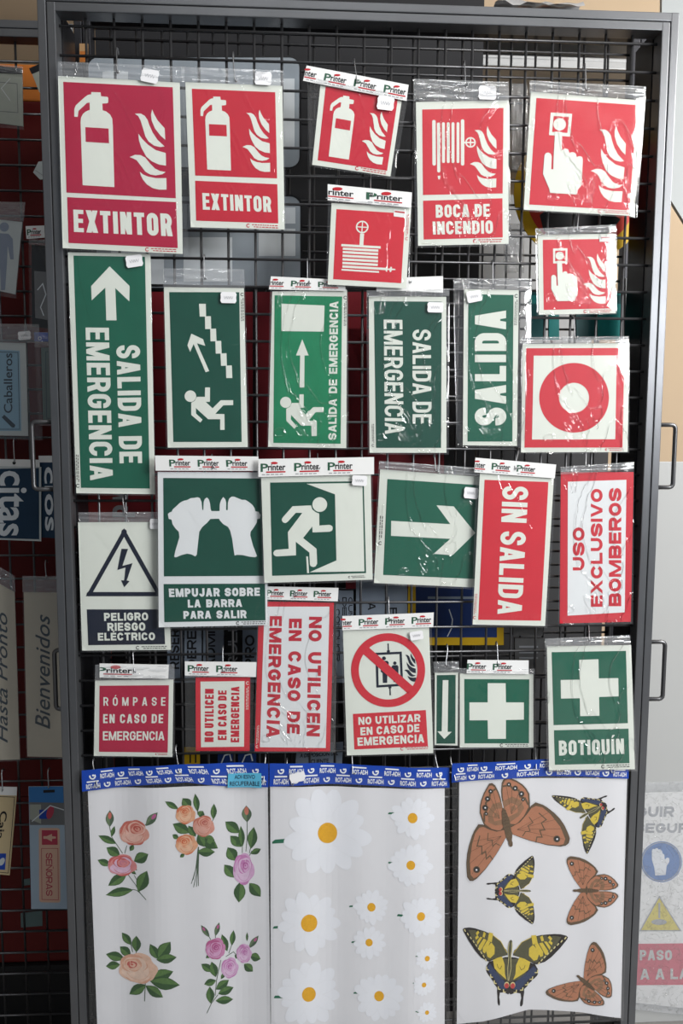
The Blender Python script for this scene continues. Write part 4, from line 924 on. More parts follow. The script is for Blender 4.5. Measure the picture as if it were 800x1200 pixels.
# butterflies: half templates in body units (t along the body towards the head, s sideways)
BRN = mat('butterfly_brown_ink', (.40, .17, .095), .5, var=.15, scale=60); BRD = mat('butterfly_dark_ink', (.115, .075, .042), .5, var=.25, scale=90); BRM = mat('butterfly_mid_ink', (.25, .135, .075), .5, var=.25, scale=90); BRO = mat('butterfly_line_ink', (.07, .04, .025), .5)
OLV = mat('butterfly_olive_ink', (.085, .082, .045), .5, var=.3, scale=150); YEL = mat('butterfly_yellow_ink', (.62, .47, .06), .5, var=.15, scale=150); CRM = mat('butterfly_cream_ink', (.66, .58, .28), .5); BLU = mat('butterfly_blue_ink', (.035, .05, .11), .5, var=.35, scale=200); BLK = mat('butterfly_black_ink', (.022, .018, .018), .5); RDS = mat('butterfly_red_ink', (.45, .05, .05), .5); CUT = mat('sticker_cut_edge', (.62, .62, .64), .5)
def half(c, av, sv):
    return lambda *P: [(c[0]+t*av[0]+s_*sv[0], c[1]+t*av[1]+s_*sv[1]) for t, s_ in P]
FORE = ((36, 16), (60, 46), (90, 88), (130, 158), (152, 212), (154, 236), (146, 252), (125, 261), (100, 258), (60, 250), (22, 236), (-10, 218), (-45, 192), (-62, 176), (-83, 146), (-72, 122), (-40, 93), (-14, 60), (0, 10))
HIND = ((-5, 2), (10, 40), (-20, 84), (-60, 116), (-92, 122), (-130, 127), (-160, 118), (-182, 106), (-208, 84), (-226, 62), (-238, 46), (-234, 30), (-216, 16), (-180, 6), (-150, 2), (-90, 2))
def grow(P, k):
    cx = sum(p[0] for p in P)/len(P); cy = sum(p[1] for p in P)/len(P)
    return [(cx+(p[0]-cx)*k, cy+(p[1]-cy)*k) for p in P]
def brown_butterfly(s, c, av, sL, sR, px):
    a = Art()
    for sv in (sL, sR):
        H = half(c, av, sv); D = lambda t, z, r: disc(H((t, z))[0], r*px)
        a.add(grow(H(*HIND), 1.09), CUT, 0); a.add(grow(H(*FORE), 1.07), CUT, 0)
        a.add(H(*HIND), BRO, 1); a.add(grow(H(*HIND), .97), BRD, 2); a.add(grow(H(*HIND), .89), BRN, 3)
        a.add(H((-20, 4), (-40, 60), (-70, 92), (-110, 84), (-140, 50), (-130, 2)), BRM, 4); a.add(H((-50, 12), (-60, 60), (-90, 64), (-112, 40), (-100, 8)), BRN, 5); a.add(H((-70, 34), (-78, 56), (-98, 52), (-94, 36)), BRM, 6)
        for t in (-108, -140, -172, -200): a.add(stroke(H((-60, 30), (t, max(8, 100+.45*(t+108)*1.6))), .45), BRD, 6)
        a.add(stroke(H((-80, 112), (-115, 104), (-128, 84), (-160, 84), (-172, 60), (-196, 50), (-200, 14)), 1.1*px*8), BRD, 6)
        for t, z, r in ((-112, 94, 7), (-140, 92, 12), (-174, 70, 11), (-200, 46, 9)): a.add(D(t, z, r+3), BRD, 7); a.add(D(t, z, r), BLK, 8); a.add(D(t, z, r*.35), INKW, 9)
        a.add(H(*FORE), BRO, 4); a.add(grow(H(*FORE), .972), BRD, 10)
        a.add(H((36, 18), (60, 50), (90, 92), (126, 158), (144, 208), (144, 228), (122, 240), (60, 230), (-8, 200), (-50, 172), (-66, 144), (-60, 122), (-34, 93), (-10, 60), (2, 12)), BRN, 11)
        a.add(stroke(H((104, 110), (80, 120), (86, 142), (52, 138), (56, 160), (20, 152), (10, 176), (-30, 150)), .7*px*8), BRD, 12)
        a.add(stroke(H((58, 58), (40, 76), (44, 96), (16, 92), (8, 116), (-24, 104)), .55*px*8), BRD, 12)
        for t, z in ((120, 232), (70, 232), (20, 212), (-20, 190)): a.add(stroke(H((20, 40), (t, z)), .35), BRO, 12)
        a.add(D(112, 204, 17), BRD, 13); a.add(D(112, 204, 13), BLK, 14); a.add(D(113, 205, 4.5), INKW, 15)
    H = half(c, av, sR)
    a.add(H((92, 0), (88, 7), (74, 10), (64, 8), (40, 15), (14, 15), (-30, 17), (-80, 10), (-100, 0), (-80, -10), (-30, -17), (14, -15), (40, -15), (64, -8), (74, -10), (88, -7)), BRD, 18)
    for t in range(-84, 0, 16): a.add(stroke(H((t, -11), (t-3, 0), (t, 11)), .5), BRO, 19)
    s.art('butterfly_print', a)
SF = ((58, 30), (70, 50), (105, 75), (140, 145), (155, 215), (162, 300), (160, 345), (150, 385), (140, 396), (125, 390), (95, 365), (70, 345), (10, 285), (-22, 240), (-38, 185), (-36, 170), (0, 100), (25, 20))
SH = ((-38, 175), (-70, 195), (-82, 192), (-100, 196), (-112, 190), (-130, 172), (-142, 155), (-150, 152), (-165, 132), (-180, 125), (-200, 103), (-225, 104), (-250, 100), (-300, 96), (-313, 88), (-312, 78), (-290, 76), (-258, 84), (-228, 78), (-222, 45), (-232, 8), (-215, -6), (-190, -14), (-150, -16), (15, 2), (10, 40))
def swallowtail(s, c, av, sL, sR, px):
    a = Art()
    for sv in (sL, sR):
        H = half(c, av, sv)
        a.add(H(*SH), BLK, 2); a.add(H((0, 2), (0, 60), (-30, 120), (-130, 110), (-150, -14)), OLV, 3)
        a.add(H((-48, 165), (-70, 185), (-100, 182), (-140, 130), (-178, 98), (-205, 70), (-200, 30), (-170, 12), (-138, 60), (-100, 110)), BLU, 4)
        a.add(H((20, 72), (14, 130), (-24, 142), (-74, 128), (-96, 98), (-118, 60), (-136, 26), (-100, 40), (-40, 44)), YEL, 5)
        a.add(stroke(H((-50, 68), (-74, 80), (-64, 100), (-44, 106)), .5), BLK, 6)
        a.add(disc(H((-172, 23))[0], 17*px, 22*px), CRM, 6); a.add(disc(H((-176, 23))[0], 15*px, 18*px), RDS, 7)
        for t, z in ((-84, 184), (-128, 150), (-164, 118), (-198, 84), (-212, 40)): a.add(stroke(H((t+10, z+10), (t-8, z+8), (t-8, z-10)), 7*px), CRM, 7)
        a.add(H(*SF), BLK, 8); a.add(H((56, 32), (70, 54), (104, 80), (138, 148), (150, 215), (152, 250), (100, 270), (10, 220), (-26, 190), (-26, 168), (0, 100), (24, 24)), OLV, 9)
        a.add(H((140, 240), (150, 300), (142, 350), (60, 300), (0, 240), (-10, 200), (50, 230), (110, 262)), OLV, 9)
        for P in (((152, 145), (154, 178), (98, 190), (92, 155)), ((66, 130), (90, 158), (40, 205), (-8, 188), (-14, 165), (20, 130)), ((92, 168), (100, 192), (44, 228), (18, 228), (10, 210)), ((100, 200), (106, 222), (50, 262), (26, 258), (24, 244)), ((112, 232), (112, 252), (76, 278), (56, 272)), ((142, 205), (152, 222), (118, 232), (112, 216)), ((140, 258), (150, 270), (132, 288), (116, 278)), ((108, 262), (120, 272), (104, 292), (88, 286))):
            a.add(H(*P), YEL, 10)
        for k in range(9):
            u = k/8; t = 138-165*u; z = 374-178*u-28*u*(1-u)
            a.add(H((t+6, z+6), (t-9, z-4), (t-13, z+2), (t+1, z+13)), CRM, 10)
        a.add(stroke(H((40, 24), (70, 50), (108, 80), (140, 148)), 3.4*px), YEL, 10)
    H = half(c, av, sR)
    a.add(H((128, 6), (118, 14), (90, 16), (50, 14), (20, 8), (-40, 12), (-100, 6), (-150, -8), (-100, -16), (-40, -16), (20, -12), (50, -16), (90, -14), (118, -6)), OLV, 12)
    a.add(stroke(H((110, 12), (60, 12), (10, 6), (-60, 10), (-140, -6)), 3*px), CRM, 13); a.add(stroke(H((110, -8), (60, -14), (10, -8), (-60, -14), (-140, -10)), 3*px), CRM, 13)
    s.art('butterfly_print', a)
s = Sheet('clear bagged sheet of brown and yellow butterfly stickers under a blue header, lowest right', -.0235, q('R', (60, 108), (714, 106), (690, 1042), (50, 1068)),
          q('R', (32, 50), (160, 44), (410, 33), (570, 30), (720, 30)), q('R', (30, 124), (160, 112), (410, 99), (570, 101), (720, 107)),
          q('R', (31, 46), (722, 26), (700, 1052), (36, 1076)), waver(.0014, 4.1), q('R', (540, 1022), (400, 1013), (330, 1012), (150, 1055)))
# affine bases measured on the sheet
def R_(x, y): return q('R', (x, y))[0]
k = 1/3.333
brown_butterfly(s, R_(247, 300), (.17*k, .80*k), (-.68*k, .36*k), (.86*k, -.22*k), .8*k)
k6 = 1/6.32
brown_butterfly(s, q('Y6', (290, 846))[0], (-1.0*k6, .02*k6), (.06*k6, -.98*k6), (.06*k6, .98*k6), 1.0*k6)
brown_butterfly(s, R_(553, 905), (-.36*k, -.30*k), (.33*k, -.46*k), (-.41*k, .33*k), .5*k)
k5 = 1/5.714
swallowtail(s, q('Y5', (355, 250))[0], (.02*k5, -1.02*k5), (-.80*k5, -.14*k5), (.98*k5, 0.0), k5)
swallowtail(s, R_(290, 547), (.40*k, .0), (.0, -.345*k), (.0, .33*k), .4*k)
swallowtail(s, q('Y6', (318, 270))[0], (-.55*k6, .30*k6), (-.50*k6, -.43*k6), (.16*k6, .66*k6), .6*k6)
for (px, b, px2), end in zip(((528, 914, 533), (627, 902, 628), (715, 905, 716)), ('left end', 'middle', 'right end')): hook(px, b-24, b, s.y, 'the %s of the %s sticker sheet header' % (end, 'butterfly'), px2)

# ------------------------------------------------------------------ goods on the second rack, seen through the wires
def panel(name, label, cat, Q, y, m, thick=.003, group=None, part='board', round_=0.0):
    """a flat piece hung on a rack: returns a Sign-like holder"""
    s = Sign(name, label, cat, Q, y, (0, 0), group, m, thick, board=part)
    return s
def rounded(Q, r, n=5):
    w = math.dist(Q[0], Q[1]); h = math.dist(Q[0], Q[3]); a, b = r/w, r/h; o = []
    for cx, cy, t0 in ((1-a, b, -90), (1-a, 1-b, 0), (a, 1-b, 90), (a, b, 180)):
        for i in range(n+1):
            t = math.radians(t0+90*i/n); o.append(bil(Q, cx+a*math.cos(t), cy+b*math.sin(t)))
    return o
def box(name, label, cat, x0, x1, y0, y1, z0, z1, m, bevel=.002, group=None):
    bm = bmesh.new(); add_box(bm, x0, x1, y0, y1, z0, z1, bevel)
    return tag(bm_obj(name, bm, m, None, ((x0+x1)/2, (y0+y1)/2, z0)), label, cat, group)
RY = .1075
TRAY = mat('grey_blister', (.33, .37, .41), .25, var=.2, scale=8); PALEP = mat('pale_plastic', (.68, .72, .75), .3, var=.15, scale=10)
def tray(label, Q, r, wins):
    s = panel('blister_tray', label, 'tray', rounded(Q, r), RY, TRAY, .006, 'grey blister trays on the second rack', 'tray_body')
    s.pl.xc = 0; s.art('rim', (stroke(rounded(Q, r), 2.4, True), RIM, 2))
    for w in wins: s.art('clear_window', (w, PALEP, 1))
tray('grey blister tray with black rounded rim, behind the top of the two extintor signs', rect(102, 66, 352, 197), 13, [rect(317, 92, 345, 172), rect(120, 84, 150, 180)])
tray('grey blister tray with black rim, white windows showing under the medium extintor sign', rect(112, 229, 353, 338), 13, [rect(303, 243, 346, 262), rect(303, 268, 346, 300), rect(130, 292, 192, 334), rect(215, 278, 272, 330)])  # the far left pane paints window reflections in a pale colour
DRED = mat('dark_red_card', (.16, .012, .018), .4, var=.25, scale=6); DRED2 = mat('brick_red_card', (.20, .02, .02), .45, var=.2, scale=6)
for Q, lab in ((rect(150, 342, 296, 600), 'dark red board behind the staircase sign'), (rect(300, 342, 430, 560), 'dark red board behind the bright green running man sign'), (rect(405, 385, 520, 690), 'dark red board behind the thin lettered exit sign, lowest of the red ones')):
    panel('hanging_board', lab, 'board', Q, RY, DRED, .006, 'dark red boards on the second rack')
s = panel('hanging_board', 'dark red board with grey letters under the tall exit sign', 'board', rect(96, 560, 184, 640), RY+.0005, DRED2, .006, 'dark red boards on the second rack')
s.art('letter', (caps('R', [(132, 606), (132, 592), (158, 592), (158, 606)], .2), GREYI, 1)); s.art('letter', (caps('V', [(132, 588), (132, 574), (158, 574), (158, 588)], .2), GREYI, 1))
RYEL = mat('traffic_yellow', (.58, .36, .015), .4, var=.1); RRED = mat('traffic_red', (.50, .045, .03), .35, var=.15)
s = panel('round_sign', 'round red sign with yellow rim behind the two alarm button signs', 'sign', disc((681, 226), 79, 80, 48), RY, RYEL, .003, None, 'yellow_disc')
s.art('red_face', (disc((681, 226), 65, 66, 44), RRED, 1)); s.art('dark_arrow_print', ([(632, 252), (640, 246), (712, 247), (727, 257), (718, 268), (700, 284), (648, 282), (636, 268)], BLACK, 2))
TEAL = mat('teal_pack', (.012, .20, .19), .4, var=.2); TEALD = mat('dark_teal_pack', (.008, .075, .08), .4, var=.2)
for i, (x0, x1, mm, lab) in enumerate(((620, 638, TEALD, 'dark teal pack, leftmost of the row under the small alarm button sign'), (643, 655, TEAL, 'thinnest teal pack, second in the row under the small alarm button sign'), (675, 699, TEALD, 'dark teal pack near the middle under the small alarm button sign'), (700, 728, TEAL, 'wide bright teal pack nearest the frame under the small alarm button sign'))):
    s = panel('teal_pack', lab, 'pack', rect(x0, 342, x1, 398), RY, mm, .006, 'teal packs on the second rack')
    s.art('label_strip', ([(x0+1, 346), (x1-1, 346), (x1-1, 356), (x0+1, 356)], TEALD if mm is TEAL else TEAL, 1))
GPAN = mat('grey_panel', (.16, .165, .17), .45, var=.15); BPAN = mat('black_panel', (.012, .012, .013), .45)
for i, (x0, x1, mm, w) in enumerate(((727, 731, BPAN, 'black edge of a thin panel, first of the row beside the red ring sign'), (733, 739, GPAN, 'grey edge of a thin panel, second of the row beside the red ring sign'), (740, 744, BPAN, 'black edge of a thin panel, third of the row beside the red ring sign'), (745, 750, GPAN, 'grey edge of a thin panel, nearest the frame beside the red ring sign'))):
    panel('thin_panel', w, 'panel', rect(x0, 326, x1, 565), RY, mm, .006, 'thin panels on the second rack')
GBLUE = mat('grey_blue_card', (.26, .31, .38), .4, var=.15); GBLU2 = mat('slate_card', (.17, .21, .27), .4, var=.15)
for x0, x1, t, mm, lab in ((196, 214, 'RESERV', GBLU2, 'slate card with sideways RESERV letters, under the push bar sign'), (216, 236, 'DEREC', GBLUE, 'grey blue card with sideways DEREC letters, under the push bar sign'), (238, 262, 'ADMIS', GBLUE, 'grey blue card with sideways ADMIS letters, under the push bar sign'), (264, 282, 'RULE', BPAN, 'black card with grey sideways letters, under the push bar sign'), (284, 305, 'PROHI', GBLU2, 'slate card with sideways PROHI letters, beside the large lift notice')):
    s = panel('text_card', lab, 'card', rect(x0, 690, x1, 800), RY, mm, .003, 'text cards on the second rack')
    s.art('lettering', (caps(t, [(x0+3, 784), (x0+3, 727), (x0+14, 727), (x0+14, 784)], .2), BLACK if mm is not BPAN else GREYI, 1))
s = panel('text_card', 'narrow pale grey card with tiny sideways text, between the two lift signs', 'card', rect(388, 692, 414, 800), RY, GBLUE, .003, 'text cards on the second rack')
s.art('lettering', *[(caps(t, [(x+5, 700), (x+5, 775), (x, 775), (x, 700)], .2), BLACK, 1) for x, t in ((393, 'A CONDUCIR'), (401, 'DE PARA'), (408, 'CUMPLIMOS'))])
s = panel('text_card', 'wide grey blue card with two large sideways letters, above the lift prohibition sign', 'card', rect(417, 672, 477, 790), RY, GBLUE, .003, 'text cards on the second rack')
s.art('letter', (caps('A', [(440, 706), (440, 715), (431, 715), (431, 706)], .2), BLACK, 1)); s.art('letter', (caps('E', [(465, 712), (465, 720), (456, 720), (456, 712)], .2), BLACK, 1))
DBLU = mat('deep_blue_card', (.018, .04, .15), .35, var=.3, scale=14)
s = panel('framed_sheet', 'deep blue sheet in a yellow frame behind the arrow and SIN SALIDA signs', 'poster', rect(478, 640, 590, 756), RY, RYEL, .003, None, 'yellow_frame')
s.art('blue_sheet', (rect(487, 646, 582, 747), DBLU, 1)); s.art('pale_band', (rect(501, 699, 556, 702), GBLUE, 2)); s.art('pale_print', (stroke([(526, 714), (530, 726), (529, 736), (524, 746)], 1.2), PALEP, 2))
GCART = mat('grey_carton', (.11, .11, .11), .6, var=.2)
for Q, lab in ((rect(601, 705, 636, 745), 'dark grey carton with faint lines under the SIN SALIDA sign, upper one'), (rect(603, 748, 637, 792), 'dark grey carton under the SIN SALIDA sign, lower one')):
    s = panel('flat_carton', lab, 'carton', Q, RY, GCART, .008, 'grey cartons on the second rack')
    s.art('printed_lines', *[([bil(Q, .15, v), bil(Q, .8, v), bil(Q, .8, v+.05), bil(Q, .15, v+.05)], GREYI, 1) for v in (.2, .35, .5)])
s = panel('text_card', 'tilted grey card reading A DISPOSICIÓN DEL CLIENTE, above the daisy sheet', 'card', [(348, 874), (402, 870), (400, 905), (345, 907)], RY, GBLUE, .003, 'text cards on the second rack')
s.art('lettering', (typed('A DISPOSICIÓN DEL', [(352, 882), (396, 879), (396, 885), (351, 888)], .02), BLACK, 1), (typed('CLIENTE.', [(364, 890), (386, 889), (386, 894), (364, 895)], .02), BLACK, 1))
s = panel('price_label', 'small yellow label with dark digits above the rose sheet', 'label', rect(216, 876, 234, 902), RY, RYEL, .003)
s.art('lettering', (typed('11', rect(222, 883, 230, 894), .02), BLACK, 1))
for Q, lab in ((rect(255, 872, 275, 905), 'dark blue label with pale print above the rose sheet, left one'), (rect(279, 872, 300, 905), 'dark blue label with pale print above the rose sheet, right one')):
    s = panel('blue_label', lab, 'label', Q, RY, DBLU, .003, 'blue labels on the second rack')
    s.art('pale_print', (stroke([bil(Q, .2, .7), bil(Q, .4, .4), bil(Q, .7, .35), bil(Q, .8, .6)], 1.5), PALEP, 1))
s = panel('cardboard_tag', 'small tan cardboard tag hanging in the dark at the top left corner', 'tag', rect(93, 51, 103, 73), RY, mat('cardboard', (.45, .27, .13), .7), .002)
s.art('orange_end', (rect(93.5, 60, 102.5, 72.5), mat('orange_card', (.50, .16, .03), .6), 1))
for Q, lab in ((rect(68, 28, 74, 52), 'thin grey strip in the top left corner, nearer the frame'), (rect(76, 28, 85, 52), 'wider grey strip in the top left corner')):
    s = panel('grey_strip', lab, 'strip', Q, RY, GPAN, .003, 'grey strips on the second rack'); s.art('pale_end', (inset(Q, .15, .1), PALEP, 1))
for Q, lab in ((rect(599, 98, 618, 200), 'crinkled empty clear bag hanging left of the large alarm button sign'), (rect(735, 135, 756, 185), 'crinkled empty clear bag between the large alarm button sign and the frame'), (rect(590, 262, 614, 320), 'crinkled clear bag edge beside the small alarm button sign')):
    P = Plane(.09); o = film('clear_bag', P, Q, None, P.at(bil(Q, .5, 1)), (-.004, .004), BAGF, .004, int(Q[0][0]))
    tag(o, lab, 'bag', 'empty bags on the second rack')
slab('lower_backing_board', .33, .66, .37, .385, FZ, 1.50, mat('charcoal_board', (.035, .035, .037), .6))
tag(bpy.data.objects['lower_backing_board'], 'low charcoal board behind the right half of the second rack', 'board', kind='thing')
slab('grey_sheet_panel', .33, .62, .40, .41, FZ, 1.86, mat('grey_white_panel', (.33, .33, .33), .5, var=.1))
tag(bpy.data.objects['grey_sheet_panel'], 'pale grey sheet standing behind the wires at the top right', 'panel', kind='thing')
P = Plane(1.19)
s = panel('wall_poster', 'small dark red poster on the tan wall, seen through the top wires', 'poster', rect(621, 48, 649, 98), 1.185, mat('poster_red', (.30, .05, .045), .6), .012); s.art('poster_border', (stroke(rect(623, 50, 647, 96), .8, True), DRED, 1))

SHELF = mat('shelf_enamel', (.30, .30, .30), .3, .3, var=.1)
for nm, lab, ya, yb in (('wall_shelf', 'pale metal shelf behind the top right wires, lower of two', 67, 80), ('wall_shelf', 'pale metal shelf behind the top right wires, upper one', 33, 46)):
    za, zb = Plane(.46).at((680, ya)).z, Plane(.46).at((680, yb)).z
    bm = bmesh.new(); add_box(bm, .30, .80, .46, 1.2, za-.008, za, .002); add_box(bm, .30, .80, .46, .475, zb, za-.007, .002)
    tag(bm_obj(nm, bm, SHELF, None, (.55, .8, zb)), lab, 'shelf', 'pale shelves on the back wall')

# ------------------------------------------------------------------ beyond the frame on the right
WP = mat('white_panel', (.42, .425, .42), .45, var=.03, scale=4)
P = Plane(.30); zt = P.at((790, 541)).z; xl = P.at((752, 900)).x - .03
box('white_panel', 'white panel standing on the floor at the right, behind the steel frame', 'panel', xl, 1.15, .30, .315, FZ, zt, WP)
P2 = Plane(.295)
s = Sign('bagged_poster', 'white safety poster in frosted plastic at the lower right, with glove circle and yellow triangle', 'poster', [(726, 930), (860, 926), (856, 1188), (718, 1172)], .293, (0, 0), None, mat('poster_white', (.62, .62, .62), .6))
s.art('lettering', (caps('GUIR', q('S', (98, 246), (262, 244), (260, 290), (94, 290)), .26), GREYI, 1), (caps('SEGURI', q('S', (88, 318), (342, 318), (340, 360), (84, 360)), .26), GREYI, 1))
PB = mat('poster_blue', (.05, .14, .36), .5); PY = mat('poster_yellow', (.50, .42, .06), .5); PR = mat('poster_red_ink', (.45, .05, .09), .5)
s.art('glove_pictogram', (disc(q('S', (205, 487))[0], 24, 24, 40), PB, 1), (ring(q('S', (205, 487))[0], 23, 22), GREYI, 2),
      (q('S', (163, 440), (168, 430), (176, 432), (180, 428), (188, 427), (192, 434), (200, 432), (208, 440), (210, 450), (218, 456), (220, 478), (230, 468), (240, 472), (240, 488), (228, 506), (224, 545), (178, 548), (174, 512), (164, 480)), mat('poster_pale', (.60, .62, .65), .6), 3))
tri = q('S', (196, 640), (290, 790), (112, 790))
s.art('warning_triangle', (tri, PY, 1), (stroke(tri, 1.4, True), GREYI, 2), (q('S', (192, 668), (200, 668), (200, 735), (192, 735)), GREYI, 2), (disc(q('S', (195, 752))[0], 9, 3.4), GREYI, 2))
s.art('caption_panel', (q('S', (60, 848), (345, 845), (345, 1028), (60, 1030)), PR, 1))
s.art('caption_lettering', (caps('PASO', q('S', (110, 875), (252, 875), (252, 920), (110, 920)), .24), WP, 2), (caps('A A LA', q('S', (112, 958), (330, 955), (330, 1002), (112, 1005)), .24), WP, 2))
film('frosted_bag', s.pl, [(722, 918), (866, 914), (860, 1196), (714, 1180)], s.root, s.org, (-.003, .0012), BAGF, .001, 3)
P = Plane(.62)
bm = bmesh.new(); add_plate(bm, [P.at(p) for p in ((776, -40), (900, -60), (900, 420), (772, 212))], Vector((0, .012, 0)))
tag(bm_obj('leaning_panel', bm, mat('pale_panel', (.36, .38, .385), .45, var=.04), None, P.at((790, 250))), 'pale grey panel with slanted lower edge at the upper right', 'panel')
bm = bmesh.new(); r = random.Random(2); g = []
for j in range(5):
    g.append([bm.verts.new((.26+.16*i/12, -.022+.01*j, 2.049+.012*math.sin(j*.8)+r.uniform(0, .008))) for i in range(13)])
for j in range(4):
    for i in range(12): bm.faces.new((g[j][i], g[j][i+1], g[j+1][i+1], g[j+1][i]))
tag(bm_obj('crumpled_wrap', bm, mat('silver_wrap', (.62, .62, .63), .25, .45, var=.2, bump=.5), None, (.34, 0, 2.048), True), 'crumpled silvery wrap lying on the top bar of the front rack', 'wrap')

# ------------------------------------------------------------------ the rack at the left with door plates
LY = .157
ORG = mat('orange_carton', (.55, .17, .03), .5, var=.1, scale=5); CART = mat('deep_red_carton', (.12, .010, .009), .5, var=.3, scale=4)
zo = Plane(.30).at((20, 118)).z; zu = Plane(.30).at((20, 1128)).z
zz = [zu, zu+.42, zu+.9, zo]
for i in range(3): box('carton', ['deep red carton at the foot of the stack behind the left rack, with pale labels', 'deep red carton in the middle of the stack behind the left rack', 'deep red carton under the orange one behind the left rack'][i], 'carton', -1.15, -.60, .30, .62, zz[i], zz[i+1], CART, .004, 'red cartons behind the left rack')
box('carton', 'orange carton on top of the stack behind the left rack', 'carton', -1.15, -.60, .30, .62, zo, 2.08, ORG, .004)
box('plinth', 'black plinth under the carton stack at the left', 'plinth', -1.2, -.58, .29, .65, FZ, zu-.002, BPAN)
for Q, lab in ((q('O', (95, 565), (130, 560), (132, 588), (97, 592)), 'small teal grey label on the lowest red carton, upper one'), (q('O', (90, 712), (185, 702), (186, 768), (92, 775)), 'larger teal grey label on the lowest red carton, lower one')):
    panel('paper_label', lab, 'label', Q, .2985, mat('teal_grey_paper', (.13, .19, .19), .6), .001, 'labels on the red carton')
GRN = mat('grey_green_card', (.36, .38, .33), .35, var=.1); BEIGE = mat('beige_plate', (.50, .46, .38), .45, var=.06); GCARD = mat('grey_white_card', (.52, .56, .56), .5, var=.05)
SKY = mat('pale_blue_plate', (.27, .43, .55), .4, var=.06); NAVP = mat('navy_plate', (.014, .04, .08), .4, var=.1); SCR = mat('script_ink', (.05, .07, .09), .5)
def lplate(name, label, cat, Q, m, bagq=None, group='plates on the left rack', part='plate'):
    s = panel(name, label, cat, Q, LY, m, .002, group, part)
    if bagq: s.bag(bagq, BAG, .0008)
    return s
s = lplate('blister_card', 'grey green blister card with black top at the upper left corner', 'card', [(-12, 84), (26, 86), (27, 148), (-12, 143)], GRN, [(-14, 74), (27, 78), (28, 152), (-14, 148)])
s.art('black_header', ([(-12, 76), (26, 80), (26, 87), (-12, 85)], BLACK, 2)); s.art('embossed_square', (stroke([(-4, 96), (20, 98), (21, 132), (-4, 130)], .8, True), GPAN, 1)); s.art('cross_mark', (stroke([(2, 104), (12, 118)], .6), PALEP, 2), (stroke([(12, 92), (1, 104)], .6), PALEP, 2))
s = lplate('blister_card', 'tilted grey card with black top half hidden by the steel frame', 'card', [(35, 80), (62, 68), (70, 110), (46, 108)], GRN); s.art('black_header', ([(34, 80), (62, 68), (63, 76), (37, 87)], BLACK, 2))
s = lplate('paper_tag', 'small white paper corner sticking out beside the steel frame', 'tag', q('U', (180, 278), (235, 270), (240, 350), (188, 362), (155, 328)), GCARD); s.art('fold_line', (stroke(q('U', (165, 318), (205, 345)), .7), GREYI, 1))
s = lplate('toilet_sign', 'pale card with a grey blue standing man, in a clear bag at the left edge', 'sign', [(-14, 256), (26, 260), (18, 345), (-14, 338)], GCARD, [(-16, 236), (30, 237), (19, 350), (-16, 344)])
MANB = mat('man_print', (.24, .28, .36), .5)
s.art('man_pictogram', (disc((5, 266), 5.5), MANB, 1), ([(-4, 273), (10, 274), (15, 280), (16, 304), (12, 304), (9, 288), (8, 312), (6, 340), (1, 340), (0, 314), (-3, 338), (-9, 338), (-8, 290)], MANB, 1))
s = lplate('bagged_plate', 'black plate in a crinkled bag under a white printed header, against the frame', 'plate', q('U', (148, 668), (232, 672), (232, 1060), (150, 1050)), BPAN, q('U', (134, 640), (236, 644), (236, 1078), (138, 1066)))
s.art('grey_middle', (q('U', (160, 790), (225, 795), (222, 1020), (165, 1010)), GPAN, 1), (stroke(q('U', (175, 880), (200, 850), (215, 900), (190, 960), (205, 1000)), 1.2), PALEP, 2))
s.card(q('U', (120, 580), (232, 576), (234, 632), (124, 640)), 2, .06, .8)
s = lplate('door_plate', 'pale card with light blue Caballeros plate reading upwards', 'sign', [(-14, 401), (30, 402), (33, 511), (-14, 510)], GCARD, [(-16, 379), (46, 380), (50, 516), (-16, 514)])
s.art('blue_plate', ([(-12, 409), (23, 411), (25, 505), (-12, 505)], SKY, 1), (stroke([(-12, 412), (21, 413), (23, 503), (-12, 503)], .7, True), SCR, 2))
s.art('lettering', (typed('Caballeros', [(4.5, 484), (4, 414), (14.5, 414), (14.5, 484)], .012), SCR, 2)); s.art('pipe_pictogram', ([(2, 489), (5, 486), (18, 498), (17, 501), (14, 501)], SCR, 2))
s.price(q('T', (95, 377))[0], 15, 10, -.1)
s = lplate('bagged_plate', 'grey green plate with thin line border under a small blue label, beside the frame', 'plate', q('T', (160, 424), (225, 424), (230, 720), (168, 718)), mat('sage_plate', (.13, .17, .165), .4), q('T', (132, 362), (232, 364), (236, 730), (150, 728)))
s.art('line_border', (stroke(q('T', (178, 440), (222, 440), (225, 700), (182, 700)), .6, True), SCR, 1)); s.art('blue_label', (q('T', (133, 364), (200, 366), (200, 400), (134, 400)), BLUE, 8), (ring(q('T', (155, 388))[0], 2.2, 1.2), INKW, 9))
s = lplate('door_plate', 'navy plate with pale sideways letters citas and white edge, at the left edge', 'sign', q('T', (-50, 880), (160, 890), (160, 1180), (-50, 1172)), GCARD)
s.art('navy_panel', (q('T', (-46, 898), (152, 894), (153, 1172), (-46, 1166)), NAVP, 1))
s.art('lettering', (typed('citas', q('T', (106, 905), (100, 1160), (-8, 1160), (-2, 905)), .02), PALEP, 2)); s.art('header_strip', (q('T', (-50, 858), (155, 862), (155, 890), (-50, 886)), CARD, 3), (disc(q('T', (55, 874))[0], 2, 2, 12), BLACK, 4))
s = panel('door_plate', 'smaller navy plate with pale sideways letters, half behind the steel frame', 'sign', q('T', (152, 872), (250, 872), (250, 1170), (162, 1165)), .1635, NAVP, .002, 'plates on the left rack', 'plate')
s.art('lettering', (typed('cios', q('T', (216, 890), (222, 1140), (176, 1140), (172, 890)), .02), PALEP, 1)); s.art('header_strip', (q('T', (150, 846), (250, 846), (250, 872), (152, 872)), CARD, 1))
